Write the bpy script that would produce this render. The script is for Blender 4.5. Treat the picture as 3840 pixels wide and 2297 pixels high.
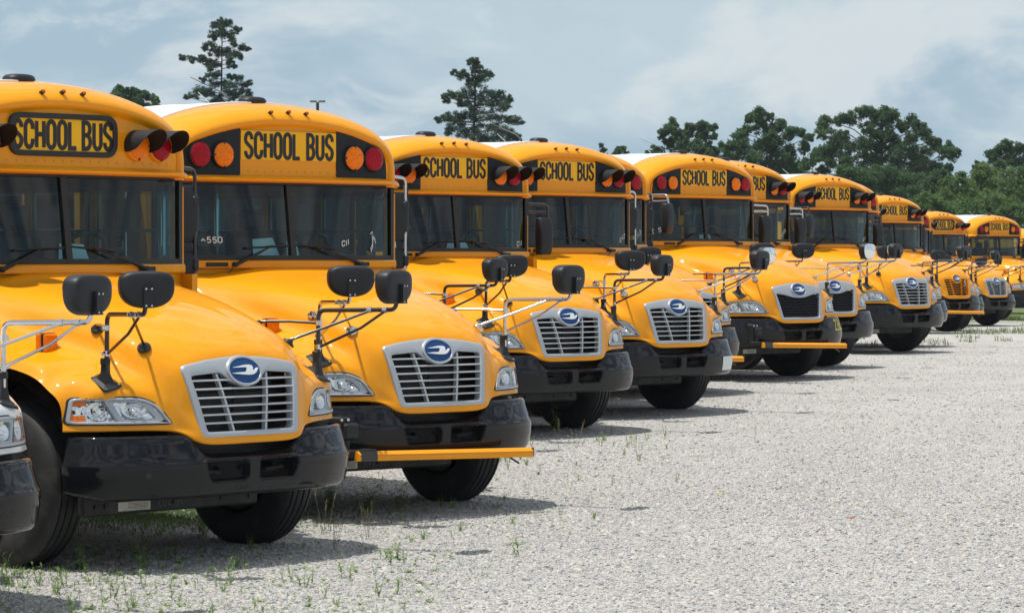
import bpy, bmesh, math, random
import numpy as np
from mathutils import Vector, Matrix, noise as mnoise

# ------------------------------------------------------------------ clear
for o in list(bpy.data.objects):
    bpy.data.objects.remove(o, do_unlink=True)
scene = bpy.context.scene
COL = scene.collection
R = math.radians
PI = math.pi

# ------------------------------------------------------------------ camera
cam_d = bpy.data.cameras.new('camera')
cam = bpy.data.objects.new('camera', cam_d)
COL.objects.link(cam)
cam.location = (0, 0, 1.816)
cam.rotation_euler = (R(90 - 0.98), 0, 0)
cam_d.sensor_fit = 'HORIZONTAL'
cam_d.sensor_width = 36.0
cam_d.lens = 36.0 * 11512.7 / 3840.0
cam_d.clip_start = 0.5
cam_d.clip_end = 4000
cam_d.dof.use_dof = True
cam_d.dof.focus_distance = 27.0
cam_d.dof.aperture_fstop = 11.0
scene.camera = cam

# ------------------------------------------------------------------ sun + sky
SUN_DIR = Vector((-0.52, -0.13, 1.74)).normalized()      # towards the sun
sun_el = math.asin(SUN_DIR.z)
sun_az = math.atan2(SUN_DIR.x, SUN_DIR.y)                 # clockwise from +Y
sl = bpy.data.lights.new('sun', 'SUN')
sl.energy = 4.6
sl.angle = R(0.55)
sl.color = (1.0, 0.965, 0.90)
so = bpy.data.objects.new('sun', sl)
COL.objects.link(so)
so.location = (-20, -10, 60)
so.rotation_euler = SUN_DIR.to_track_quat('Z', 'Y').to_euler()

world = bpy.data.worlds.new('World')
scene.world = world
world.use_nodes = True
nt = world.node_tree
nt.nodes.clear()
def wn(t, **k):
    n = nt.nodes.new(t)
    for a, b in k.items():
        setattr(n, a, b)
    return n
w_out = wn('ShaderNodeOutputWorld')
w_bg = wn('ShaderNodeBackground')
w_bg.inputs['Strength'].default_value = 0.11
w_sky = wn('ShaderNodeTexSky', sky_type='NISHITA')
w_sky.sun_disc = False
w_sky.sun_elevation = sun_el
w_sky.sun_rotation = sun_az
w_sky.altitude = 50
w_sky.air_density = 1.0
w_sky.dust_density = 1.5
w_sky.ozone_density = 1.5
w_tc = wn('ShaderNodeTexCoord')
def cloud(scale, rot, loc, nscale, detail, rough, lo, hi, dist=0.0):
    m = wn('ShaderNodeMapping')
    m.inputs['Rotation'].default_value = rot
    m.inputs['Scale'].default_value = scale
    m.inputs['Location'].default_value = loc
    nt.links.new(w_tc.outputs['Generated'], m.inputs['Vector'])
    n = wn('ShaderNodeTexNoise')
    n.inputs['Scale'].default_value = nscale
    n.inputs['Detail'].default_value = detail
    n.inputs['Roughness'].default_value = rough
    n.inputs['Distortion'].default_value = dist
    nt.links.new(m.outputs['Vector'], n.inputs['Vector'])
    r = wn('ShaderNodeMapRange', interpolation_type='SMOOTHSTEP')
    r.inputs['From Min'].default_value = lo
    r.inputs['From Max'].default_value = hi
    nt.links.new(n.outputs['Fac'], r.inputs['Value'])
    return r.outputs['Result']
# haze and thin cloud thicken towards the horizon; puffs of sunlit cloud drift over the blue above
veil = cloud((1, 1, 2.2), (0, R(28), 0), (3.1, 0.4, 1.2), 9.0, 7, 0.52, 0.42, 0.60, 0.3)
PUFF = (8.1, 0.7, 3.3)
puff = cloud((1, 1, 2.0), (0, R(30), 0), PUFF, 10.0, 9, 0.57, 0.48, 0.62, 0.32)
cum = cloud((1, 1, 1.9), (0, 0, 0), (1.35, 0.2, 0.4), 6.5, 10, 0.58, 0.48, 0.58, 0.3)
def mnode(op, a, b=None, c=None):
    n = wn('ShaderNodeMath', operation=op)
    for i, q in enumerate((a, b, c)):
        if q is None: continue
        if isinstance(q, (int, float)): n.inputs[i].default_value = q
        else: nt.links.new(q, n.inputs[i])
    return n.outputs[0]
w_sx = wn('ShaderNodeSeparateXYZ')
nt.links.new(w_tc.outputs['Generated'], w_sx.inputs[0])
low = wn('ShaderNodeMapRange', interpolation_type='SMOOTHSTEP')     # 1 at the horizon, 0 above about 13 degrees
low.inputs['From Min'].default_value = 0.22
low.inputs['From Max'].default_value = 0.08
nt.links.new(w_sx.outputs['Z'], low.inputs['Value'])
low = low.outputs['Result']
def mixc(fac, A, B):
    n = wn('ShaderNodeMix', data_type='RGBA')
    nt.links.new(fac, n.inputs['Factor'])
    if isinstance(A, tuple): n.inputs['A'].default_value = A
    else: nt.links.new(A, n.inputs['A'])
    if isinstance(B, tuple): n.inputs['B'].default_value = B
    else: nt.links.new(B, n.inputs['B'])
    return n.outputs['Result']
hazec = mixc(veil, (3.75, 5.15, 6.25, 1), (5.15, 6.35, 7.05, 1))
f1 = mnode('MULTIPLY_ADD', low, 0.86, 0.08)
skyc = mixc(f1, w_sky.outputs['Color'], hazec)
f2 = mnode('MULTIPLY', cum, mnode('MULTIPLY_ADD', low, -0.9, 0.9))
skyc = mixc(f2, skyc, (10.5, 10.9, 11.1, 1))
wisp = cloud((1, 1, 1.7), (0, R(35), 0), (2.2, 5.1, 0.3), 22.0, 9, 0.60, 0.53, 0.70, 0.4)
f3 = mnode('MAXIMUM', mnode('MULTIPLY', puff, 0.90), mnode('MULTIPLY', wisp, 0.65))
skyc = mixc(f3, skyc, (6.6, 7.25, 7.55, 1))
nt.links.new(skyc, w_bg.inputs['Color'])
nt.links.new(w_bg.outputs['Background'], w_out.inputs['Surface'])

# ------------------------------------------------------------------ view
vs = scene.view_settings
vs.view_transform = 'Standard'
vs.look = 'None'
vs.exposure = -0.1
vs.gamma = 1.0
vs.use_curve_mapping = False
scene.render.engine = 'CYCLES'
scene.cycles.max_bounces = 10
scene.cycles.transparent_max_bounces = 14

# ================================================================== materials
MATS = {}
def newmat(name):
    m = bpy.data.materials.new(name)
    m.use_nodes = True
    MATS[name] = m
    return m, m.node_tree, m.node_tree.nodes['Principled BSDF']
def principled(name, col, rough=0.5, metal=0.0, coat=0.0, coat_rough=0.03, spec=0.5,
               var=0.0, vscale=6.0, bump=0.0, bscale=60.0, rvar=0.0, dirt=None):
    m, t, b = newmat(name)
    b.inputs['Base Color'].default_value = (*col, 1)
    b.inputs['Roughness'].default_value = rough
    b.inputs['Metallic'].default_value = metal
    b.inputs['Coat Weight'].default_value = coat
    b.inputs['Coat Roughness'].default_value = coat_rough
    b.inputs['Specular IOR Level'].default_value = spec
    if var or rvar or bump or dirt:
        tc = t.nodes.new('ShaderNodeTexCoord')
        n = t.nodes.new('ShaderNodeTexNoise')
        n.inputs['Scale'].default_value = vscale
        n.inputs['Detail'].default_value = 6
        n.inputs['Roughness'].default_value = 0.6
        t.links.new(tc.outputs['Object'], n.inputs['Vector'])
        src = None
        if var:
            hs = t.nodes.new('ShaderNodeMix'); hs.data_type = 'RGBA'
            hs.inputs['A'].default_value = (*[c * (1 - var) for c in col], 1)
            hs.inputs['B'].default_value = (*[min(1, c * (1 + var)) for c in col], 1)
            t.links.new(n.outputs['Fac'], hs.inputs['Factor'])
            src = hs.outputs['Result']
            t.links.new(src, b.inputs['Base Color'])
        if dirt:
            dn = t.nodes.new('ShaderNodeTexNoise')
            dn.inputs['Scale'].default_value = dirt[1]
            dn.inputs['Detail'].default_value = 9
            dn.inputs['Roughness'].default_value = 0.68
            t.links.new(tc.outputs['Object'], dn.inputs['Vector'])
            mr = t.nodes.new('ShaderNodeMapRange')
            mr.inputs['From Min'].default_value = 0.50
            mr.inputs['From Max'].default_value = 0.80
            mr.inputs['To Max'].default_value = dirt[2]
            t.links.new(dn.outputs['Fac'], mr.inputs['Value'])
            dm = t.nodes.new('ShaderNodeMix'); dm.data_type = 'RGBA'
            if src: t.links.new(src, dm.inputs['A'])
            else: dm.inputs['A'].default_value = (*col, 1)
            dm.inputs['B'].default_value = (*dirt[0], 1)
            t.links.new(mr.outputs['Result'], dm.inputs['Factor'])
            t.links.new(dm.outputs['Result'], b.inputs['Base Color'])
        if rvar:
            mr = t.nodes.new('ShaderNodeMapRange')
            mr.inputs['To Min'].default_value = max(0.0, rough - rvar)
            mr.inputs['To Max'].default_value = rough + rvar
            t.links.new(n.outputs['Fac'], mr.inputs['Value'])
            t.links.new(mr.outputs['Result'], b.inputs['Roughness'])
        if bump:
            bn = t.nodes.new('ShaderNodeTexNoise')
            bn.inputs['Scale'].default_value = bscale
            bn.inputs['Detail'].default_value = 3
            t.links.new(tc.outputs['Object'], bn.inputs['Vector'])
            bp = t.nodes.new('ShaderNodeBump')
            bp.inputs['Strength'].default_value = bump
            bp.inputs['Distance'].default_value = 0.01
            t.links.new(bn.outputs['Fac'], bp.inputs['Height'])
            t.links.new(bp.outputs['Normal'], b.inputs['Normal'])
            if coat: t.links.new(bp.outputs['Normal'], b.inputs['Coat Normal'])
    return m
principled('yellow_paint', (0.86, 0.332, 0.003), 0.5, coat=0.55, coat_rough=0.02, spec=0.08, var=0.03, vscale=2.0, bump=0.012, bscale=9.0)
principled('white_paint', (0.80, 0.81, 0.80), 0.35, coat=0.7, coat_rough=0.05, var=0.02, bump=0.01, bscale=9.0)
principled('roof_white', (0.82, 0.83, 0.83), 0.45, coat=0.2, var=0.03, vscale=3)
principled('bumper_black', (0.010, 0.011, 0.013), 0.05, bump=0.03, bscale=3.5,
           dirt=((0.06, 0.057, 0.05), 5.0, 0.05), spec=0.30)
principled('plastic_black', (0.011, 0.012, 0.014), 0.50, bump=0.03, bscale=220, var=0.1, spec=0.45)
principled('panel_black', (0.014, 0.016, 0.019), 0.6, var=0.08, spec=0.3)
principled('rubber_black', (0.016, 0.017, 0.018), 0.6, var=0.1)
principled('tube_black', (0.012, 0.012, 0.014), 0.28, coat=0.4)
principled('chrome', (0.62, 0.62, 0.61), 0.10, metal=1.0, rvar=0.05, vscale=20)
principled('mirror_face', (0.86, 0.88, 0.88), 0.02, metal=1.0)
principled('silver_paint', (0.43, 0.455, 0.48), 0.42, metal=0.25, coat=0.35, coat_rough=0.12)
principled('silver_lit', (0.60, 0.62, 0.64), 0.35, metal=0.3, coat=0.3, coat_rough=0.1)  # frame silver made lighter: sun and sky on grille bar tops put into colour
principled('emblem_blue', (0.010, 0.062, 0.20), 0.4, spec=0.3)
principled('emblem_white', (0.82, 0.83, 0.82), 0.35, coat=0.4)
principled('sign_yellow', (0.90, 0.485, 0.004), 0.45, spec=0.25, coat=0.15, coat_rough=0.1, var=0.02)
principled('letter_black', (0.010, 0.010, 0.010), 0.5)
principled('tyre_rubber', (0.018, 0.018, 0.019), 0.68, bump=0.15, bscale=90, var=0.2, dirt=((0.16, 0.14, 0.11), 6.0, 0.32))
principled('rim_steel', (0.03, 0.03, 0.032), 0.5, dirt=((0.14, 0.12, 0.1), 8.0, 0.5))
principled('under_black', (0.012, 0.012, 0.013), 0.6, dirt=((0.07, 0.065, 0.055), 6.0, 0.7))
principled('radiator', (0.014, 0.014, 0.015), 0.5)
principled('interior_dark', (0.035, 0.04, 0.043), 0.6, var=0.1)
principled('interior_panel', (0.30, 0.33, 0.33), 0.5, var=0.05)
principled('seat_vinyl', (0.035, 0.04, 0.045), 0.5, var=0.15)
principled('paper', (0.80, 0.81, 0.78), 0.8)
principled('label_white', (0.55, 0.53, 0.48), 0.6, dirt=((0.15, 0.13, 0.11), 18.0, 0.7))
principled('label_ink', (0.12, 0.10, 0.09), 0.7)
principled('chalk', (0.75, 0.76, 0.74), 0.9)
principled('chalk_dim', (0.12, 0.12, 0.115), 0.9)
principled('digit_yellow', (0.80, 0.62, 0.02), 0.45)
principled('sticker_white', (0.72, 0.73, 0.70), 0.5)
principled('lamp_pole', (0.03, 0.03, 0.03), 0.5)
principled('lamp_led', (0.75, 0.70, 0.35), 0.4)
principled('window_frame', (0.20, 0.22, 0.22), 0.45, var=0.05)
principled('bark', (0.055, 0.045, 0.036), 0.9, var=0.3, vscale=4)
principled('litter_red', (0.42, 0.02, 0.04), 0.5)
principled('litter_yellow', (0.65, 0.50, 0.08), 0.6)
principled('litter_dark', (0.02, 0.02, 0.02), 0.6)

def lens_mat(name, col, rough=0.12):
    m, t, b = newmat(name)
    b.inputs['Base Color'].default_value = (*col, 1)
    b.inputs['Roughness'].default_value = rough
    b.inputs['Coat Weight'].default_value = 0.08
    b.inputs['Coat Roughness'].default_value = 0.04
    b.inputs['Specular IOR Level'].default_value = 0.15
    tc = t.nodes.new('ShaderNodeTexCoord')
    ck = t.nodes.new('ShaderNodeTexVoronoi')
    ck.inputs['Scale'].default_value = 55
    t.links.new(tc.outputs['Object'], ck.inputs['Vector'])
    mr = t.nodes.new('ShaderNodeMapRange')
    mr.inputs['To Min'].default_value = 0.75
    mr.inputs['To Max'].default_value = 1.15
    t.links.new(ck.outputs['Distance'], mr.inputs['Value'])
    mx = t.nodes.new('ShaderNodeMix'); mx.data_type = 'RGBA'; mx.blend_type = 'MULTIPLY'
    mx.inputs['Factor'].default_value = 1.0
    mx.inputs['A'].default_value = (*col, 1)
    t.links.new(mr.outputs['Result'], mx.inputs['B'])
    t.links.new(mx.outputs['Result'], b.inputs['Base Color'])
    bp = t.nodes.new('ShaderNodeBump')
    bp.inputs['Strength'].default_value = 0.35
    bp.inputs['Distance'].default_value = 0.004
    t.links.new(ck.outputs['Distance'], bp.inputs['Height'])
    t.links.new(bp.outputs['Normal'], b.inputs['Normal'])
    return m
lens_mat('lens_red', (0.36, 0.003, 0.014))
lens_mat('lens_amber', (0.92, 0.21, 0.002))
lens_mat('lens_marker', (0.62, 0.13, 0.004))

def glass_mat(name, tint, refl=0.04, rough=0.0):
    m = bpy.data.materials.new(name)
    m.use_nodes = True
    MATS[name] = m
    t = m.node_tree
    t.nodes.clear()
    out = t.nodes.new('ShaderNodeOutputMaterial')
    tr = t.nodes.new('ShaderNodeBsdfTransparent')
    tr.inputs['Color'].default_value = (*tint, 1)
    gl = t.nodes.new('ShaderNodeBsdfGlossy')
    gl.inputs['Roughness'].default_value = rough
    ge = t.nodes.new('ShaderNodeNewGeometry')
    dt = t.nodes.new('ShaderNodeVectorMath'); dt.operation = 'DOT_PRODUCT'
    t.links.new(ge.outputs['Incoming'], dt.inputs[0]); t.links.new(ge.outputs['Normal'], dt.inputs[1])
    ab = t.nodes.new('ShaderNodeMath'); ab.operation = 'ABSOLUTE'; t.links.new(dt.outputs['Value'], ab.inputs[0])
    om = t.nodes.new('ShaderNodeMath'); om.operation = 'SUBTRACT'; om.inputs[0].default_value = 1.0; t.links.new(ab.outputs[0], om.inputs[1])
    pw = t.nodes.new('ShaderNodeMath'); pw.operation = 'POWER'; pw.inputs[1].default_value = 5.0; t.links.new(om.outputs[0], pw.inputs[0])
    fr = t.nodes.new('ShaderNodeMath'); fr.operation = 'MULTIPLY_ADD'; fr.inputs[1].default_value = 1 - refl; fr.inputs[2].default_value = refl
    t.links.new(pw.outputs[0], fr.inputs[0])
    mx = t.nodes.new('ShaderNodeMixShader')
    t.links.new(fr.outputs[0], mx.inputs['Fac'])
    t.links.new(tr.outputs[0], mx.inputs[1])
    t.links.new(gl.outputs[0], mx.inputs[2])
    t.links.new(mx.outputs[0], out.inputs['Surface'])
    return m
glass_mat('windshield_glass', (0.46, 0.70, 0.74), 0.045)
_t = MATS['windshield_glass'].node_tree
_tr = [n for n in _t.nodes if n.type == 'BSDF_TRANSPARENT'][0]
_tc = _t.nodes.new('ShaderNodeTexCoord'); _sp = _t.nodes.new('ShaderNodeSeparateXYZ'); _t.links.new(_tc.outputs['Object'], _sp.inputs[0])
_mr = _t.nodes.new('ShaderNodeMapRange'); _mr.inputs['From Min'].default_value = 2.325; _mr.inputs['From Max'].default_value = 2.385
_t.links.new(_sp.outputs['Z'], _mr.inputs['Value'])
_mx = _t.nodes.new('ShaderNodeMix'); _mx.data_type = 'RGBA'
_mx.inputs['A'].default_value = (0.46, 0.70, 0.74, 1); _mx.inputs['B'].default_value = (0.16, 0.22, 0.28, 1)
_t.links.new(_mr.outputs['Result'], _mx.inputs['Factor']); _t.links.new(_mx.outputs['Result'], _tr.inputs['Color'])
glass_mat('window_glass', (0.55, 0.60, 0.60))
glass_mat('clear_lens', (0.97, 0.98, 0.98))

# reflector of a headlight: faceted chrome
m_, t_, b_ = newmat('reflector')
b_.inputs['Base Color'].default_value = (0.80, 0.81, 0.82, 1)
b_.inputs['Metallic'].default_value = 1.0
b_.inputs['Roughness'].default_value = 0.14
tc_ = t_.nodes.new('ShaderNodeTexCoord')
vo_ = t_.nodes.new('ShaderNodeTexVoronoi')
vo_.inputs['Scale'].default_value = 26
t_.links.new(tc_.outputs['Object'], vo_.inputs['Vector'])
bp_ = t_.nodes.new('ShaderNodeBump')
bp_.inputs['Strength'].default_value = 0.55
bp_.inputs['Distance'].default_value = 0.02
t_.links.new(vo_.outputs['Distance'], bp_.inputs['Height'])
t_.links.new(bp_.outputs['Normal'], b_.inputs['Normal'])

def foliage_mat(name, c1, c2, trans=0.25):
    m, t, b = newmat(name)
    oi = t.nodes.new('ShaderNodeTexCoord')
    n = t.nodes.new('ShaderNodeTexNoise')
    n.inputs['Scale'].default_value = 0.9
    n.inputs['Detail'].default_value = 5
    t.links.new(oi.outputs['Object'], n.inputs['Vector'])
    mx = t.nodes.new('ShaderNodeMix'); mx.data_type = 'RGBA'
    mx.inputs['A'].default_value = (*c1, 1)
    mx.inputs['B'].default_value = (*c2, 1)
    mr = t.nodes.new('ShaderNodeMapRange')
    mr.inputs['From Min'].default_value = 0.3
    mr.inputs['From Max'].default_value = 0.7
    t.links.new(n.outputs['Fac'], mr.inputs['Value'])
    t.links.new(mr.outputs['Result'], mx.inputs['Factor'])
    t.links.new(mx.outputs['Result'], b.inputs['Base Color'])
    b.inputs['Roughness'].default_value = 0.65
    b.inputs['Specular IOR Level'].default_value = 0.25
    out = t.nodes['Material Output']
    tl = t.nodes.new('ShaderNodeBsdfTranslucent')
    t.links.new(mx.outputs['Result'], tl.inputs['Color'])
    ms = t.nodes.new('ShaderNodeMixShader')
    ms.inputs['Fac'].default_value = trans
    t.links.new(b.outputs[0], ms.inputs[1])
    t.links.new(tl.outputs[0], ms.inputs[2])
    t.links.new(ms.outputs[0], out.inputs['Surface'])
    return m
foliage_mat('pine_needles', (0.040, 0.078, 0.052), (0.075, 0.122, 0.068), 0.3)
foliage_mat('leaf_dark', (0.055, 0.112, 0.052), (0.110, 0.185, 0.075), 0.4)
foliage_mat('leaf_mid', (0.085, 0.160, 0.056), (0.165, 0.245, 0.080), 0.45)
foliage_mat('leaf_light', (0.13, 0.215, 0.060), (0.23, 0.315, 0.095), 0.45)
foliage_mat('weed_leaf', (0.16, 0.27, 0.07), (0.28, 0.38, 0.12), 0.3)
foliage_mat('weed_dry', (0.26, 0.23, 0.13), (0.34, 0.30, 0.17), 0.3)
foliage_mat('grass_blade', (0.12, 0.20, 0.06), (0.24, 0.28, 0.11), 0.3)

def stone_colors(t, val, lo=0.0):
    r = t.nodes.new('ShaderNodeValToRGB')
    r.color_ramp.interpolation = 'LINEAR'
    e = r.color_ramp.elements
    e[0].position = 0.0; e[0].color = (0.225, 0.223, 0.227, 1)
    e[1].position = 1.0; e[1].color = (0.562, 0.537, 0.483, 1)
    for p, c in ((0.08, (0.300, 0.304, 0.310, 1)), (0.25, (0.375, 0.374, 0.372, 1)), (0.5, (0.455, 0.446, 0.425, 1)),
                 (0.75, (0.511, 0.494, 0.458, 1)), (0.9, (0.440, 0.392, 0.329, 1))):
        k = e.new(p); k.color = c
    t.links.new(val, r.inputs['Fac'])
    return r.outputs['Color']
m_, t_, b_ = newmat('gravel_stone')
oi_ = t_.nodes.new('ShaderNodeObjectInfo')
t_.links.new(stone_colors(t_, oi_.outputs['Random']), b_.inputs['Base Color'])
b_.inputs['Roughness'].default_value = 0.85
b_.inputs['Specular IOR Level'].default_value = 0.25

# ground: crushed stone, with finer stone cells in the colour and relief, grass past the lot
m_, t_, b_ = newmat('gravel_ground')
tc_ = t_.nodes.new('ShaderNodeTexCoord')
def nnode(t, typ, vec=None, **inp):
    n = t.nodes.new(typ)
    for k, v in inp.items():
        n.inputs[k.replace('_', ' ')].default_value = v
    if vec is not None: t.links.new(vec, n.inputs['Vector'])
    return n
P_ = tc_.outputs['Object']
v1 = nnode(t_, 'ShaderNodeTexVoronoi', P_, Scale=55.0)
v2 = nnode(t_, 'ShaderNodeTexVoronoi', P_, Scale=130.0)
sep = t_.nodes.new('ShaderNodeSeparateColor')
t_.links.new(v1.outputs['Color'], sep.inputs[0])
sep2 = t_.nodes.new('ShaderNodeSeparateColor')
t_.links.new(v2.outputs['Color'], sep2.inputs[0])
c1 = stone_colors(t_, sep.outputs[0])
c2 = stone_colors(t_, sep2.outputs[1])
mx = t_.nodes.new('ShaderNodeMix'); mx.data_type = 'RGBA'
mx.inputs['Factor'].default_value = 0.5
t_.links.new(c1, mx.inputs['A']); t_.links.new(c2, mx.inputs['B'])
big = nnode(t_, 'ShaderNodeTexNoise', P_, Scale=0.55, Detail=6.0, Roughness=0.6)
mr = t_.nodes.new('ShaderNodeMapRange')
mr.inputs['From Min'].default_value = 0.3; mr.inputs['From Max'].default_value = 0.7
mr.inputs['To Min'].default_value = 0.92; mr.inputs['To Max'].default_value = 1.16
t_.links.new(big.outputs['Fac'], mr.inputs['Value'])
ml = t_.nodes.new('ShaderNodeMix'); ml.data_type = 'RGBA'; ml.blend_type = 'MULTIPLY'
ml.inputs['Factor'].default_value = 1.0
t_.links.new(mx.outputs['Result'], ml.inputs['A']); t_.links.new(mr.outputs['Result'], ml.inputs['B'])
# far grass beyond the lot
gx = t_.nodes.new('ShaderNodeSeparateXYZ'); t_.links.new(P_, gx.inputs[0])
gn = nnode(t_, 'ShaderNodeTexNoise', P_, Scale=0.22, Detail=8.0, Roughness=0.65)
ad = t_.nodes.new('ShaderNodeMath'); ad.operation = 'MULTIPLY_ADD'; ad.inputs[1].default_value = 40.0
t_.links.new(gn.outputs['Fac'], ad.inputs[0]); t_.links.new(gx.outputs['Y'], ad.inputs[2])
gr = t_.nodes.new('ShaderNodeMapRange')
gr.inputs['From Min'].default_value = 104.0; gr.inputs['From Max'].default_value = 116.0
t_.links.new(ad.outputs[0], gr.inputs['Value'])
gm = t_.nodes.new('ShaderNodeMix'); gm.data_type = 'RGBA'
t_.links.new(gr.outputs['Result'], gm.inputs['Factor'])
t_.links.new(ml.outputs['Result'], gm.inputs['A'])
gm.inputs['B'].default_value = (0.13, 0.17, 0.06, 1)
t_.links.new(gm.outputs['Result'], b_.inputs['Base Color'])
b_.inputs['Roughness'].default_value = 0.9
b_.inputs['Specular IOR Level'].default_value = 0.2
bp1 = t_.nodes.new('ShaderNodeBump'); bp1.inputs['Strength'].default_value = 0.8; bp1.inputs['Distance'].default_value = 0.012
bp1.invert = True
t_.links.new(v1.outputs['Distance'], bp1.inputs['Height'])
bp2 = t_.nodes.new('ShaderNodeBump'); bp2.inputs['Strength'].default_value = 0.6; bp2.inputs['Distance'].default_value = 0.006
bp2.invert = True
t_.links.new(v2.outputs['Distance'], bp2.inputs['Height'])
t_.links.new(bp1.outputs['Normal'], bp2.inputs['Normal'])
t_.links.new(bp2.outputs['Normal'], b_.inputs['Normal'])

# ================================================================== mesh helpers
def lerp(a, b, t): return a + (b - a) * t
class MB:
    def __init__(s): s.v = []; s.f = []; s.m = []; s.cur = 0
    def add(s, vs, fs, mi=None):
        k = len(s.v); mi = s.cur if mi is None else mi
        s.v += [tuple(map(float, p)) for p in vs]
        for f in fs:
            s.f.append(tuple(i + k for i in f)); s.m.append(mi)
        return s
    def box(s, x0, x1, y0, y1, z0, z1, ch=0.0, M=None, mi=None):
        x0, x1 = min(x0, x1), max(x0, x1); y0, y1 = min(y0, y1), max(y0, y1); z0, z1 = min(z0, z1), max(z0, z1)
        if ch <= 0:
            vs = [(x, y, z) for x in (x0, x1) for y in (y0, y1) for z in (z0, z1)]
            fs = [(0, 1, 3, 2), (4, 6, 7, 5), (0, 4, 5, 1), (2, 3, 7, 6), (0, 2, 6, 4), (1, 5, 7, 3)]
        else:
            ch = min(ch, (x1 - x0) / 2.05, (y1 - y0) / 2.05, (z1 - z0) / 2.05)
            vs = []; idx = {}
            for i, X in enumerate((x0, x1)):
                for j, Y in enumerate((y0, y1)):
                    for k, Z in enumerate((z0, z1)):
                        sx, sy, sz = (1 - 2 * i), (1 - 2 * j), (1 - 2 * k)
                        idx[i, j, k, 0] = len(vs); vs.append((X, Y + sy * ch, Z + sz * ch))
                        idx[i, j, k, 1] = len(vs); vs.append((X + sx * ch, Y, Z + sz * ch))
                        idx[i, j, k, 2] = len(vs); vs.append((X + sx * ch, Y + sy * ch, Z))
            fs = []
            for i in (0, 1):
                fs.append([idx[i, j, k, 0] for j, k in ((0, 0), (1, 0), (1, 1), (0, 1))])
                fs.append([idx[j, i, k, 1] for j, k in ((0, 0), (1, 0), (1, 1), (0, 1))])
                fs.append([idx[j, k, i, 2] for j, k in ((0, 0), (1, 0), (1, 1), (0, 1))])
            for a in (0, 1):
                for b in (0, 1):
                    fs.append([idx[0, a, b, 1], idx[1, a, b, 1], idx[1, a, b, 2], idx[0, a, b, 2]])
                    fs.append([idx[a, 0, b, 0], idx[a, 1, b, 0], idx[a, 1, b, 2], idx[a, 0, b, 2]])
                    fs.append([idx[a, b, 0, 0], idx[a, b, 1, 0], idx[a, b, 1, 1], idx[a, b, 0, 1]])
            for i in (0, 1):
                for j in (0, 1):
                    for k in (0, 1):
                        fs.append([idx[i, j, k, 0], idx[i, j, k, 1], idx[i, j, k, 2]])
        if M is not None: vs = [tuple(M @ Vector(p)) for p in vs]
        return s.add(vs, fs, mi)
    def tube(s, path, r, n=8, mi=None, caps=True):
        P = [Vector(p) for p in path]
        rs = r if isinstance(r, (list, tuple)) else [r] * len(P)
        vs = []; up = None
        for i, p in enumerate(P):
            d = ((P[min(i + 1, len(P) - 1)] - P[max(i - 1, 0)])).normalized()
            if up is None:
                up = d.orthogonal().normalized()
            up = (up - d * up.dot(d)).normalized()
            b = d.cross(up)
            for k in range(n):
                a = 2 * PI * k / n
                vs.append(p + (up * math.cos(a) + b * math.sin(a)) * rs[i])
        fs = []
        for i in range(len(P) - 1):
            for k in range(n):
                fs.append((i * n + k, i * n + (k + 1) % n, (i + 1) * n + (k + 1) % n, (i + 1) * n + k))
        if caps:
            fs.append(tuple(range(n))[::-1]); fs.append(tuple((len(P) - 1) * n + k for k in range(n)))
        return s.add(vs, fs, mi)
    def lathe(s, prof, c=(0, 0, 0), axis=(1, 0, 0), n=24, mi=None, close=False):
        ax = Vector(axis).normalized(); u = ax.orthogonal().normalized(); w = ax.cross(u); c = Vector(c)
        vs = []
        for a, r in prof:
            for k in range(n):
                t = 2 * PI * k / n
                vs.append(c + ax * a + (u * math.cos(t) + w * math.sin(t)) * r)
        fs = []
        L = len(prof)
        for i in range(L - 1 + (1 if close else 0)):
            j = (i + 1) % L
            for k in range(n):
                fs.append((i * n + k, i * n + (k + 1) % n, j * n + (k + 1) % n, j * n + k))
        if not close:
            if prof[0][1] > 1e-6: fs.append(tuple(range(n))[::-1])
            if prof[-1][1] > 1e-6: fs.append(tuple((L - 1) * n + k for k in range(n)))
        return s.add(vs, fs, mi)
    def grid(s, G, mi=None, wrap=False, skip=None):
        G = [list(r) for r in G]; nr = len(G); nc = len(G[0])
        vs = [p for r in G for p in r]; fs = []
        for i in range(nr - 1):
            for j in range(nc - (0 if wrap else 1)):
                j2 = (j + 1) % nc
                f = (i * nc + j, i * nc + j2, (i + 1) * nc + j2, (i + 1) * nc + j)
                if skip and skip([sum(vs[q][t] for q in f) / 4 for t in range(3)]): continue
                fs.append(f)
        return s.add(vs, fs, mi)
    def mesh(s, name, mats, smooth=32, solid=0.0, doubles=True):
        me = bpy.data.meshes.new(name)
        bm = bmesh.new()
        bv = [bm.verts.new(p) for p in s.v]
        for f, m in zip(s.f, s.m):
            try:
                q = bm.faces.new([bv[i] for i in f]); q.material_index = m
            except ValueError:
                pass
        if doubles: bmesh.ops.remove_doubles(bm, verts=bm.verts, dist=1e-5)
        loose = [v for v in bm.verts if not v.link_faces]
        if loose: bmesh.ops.delete(bm, geom=loose, context='VERTS')
        bmesh.ops.recalc_face_normals(bm, faces=bm.faces)
        if solid: bmesh.ops.solidify(bm, geom=bm.faces, thickness=solid)
        bm.to_mesh(me); bm.free()
        for m in mats: me.materials.append(MATS[m])
        if smooth:
            me.polygons.foreach_set('use_smooth', [True] * len(me.polygons))
            me.set_sharp_from_angle(angle=R(smooth))
        return me

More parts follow.
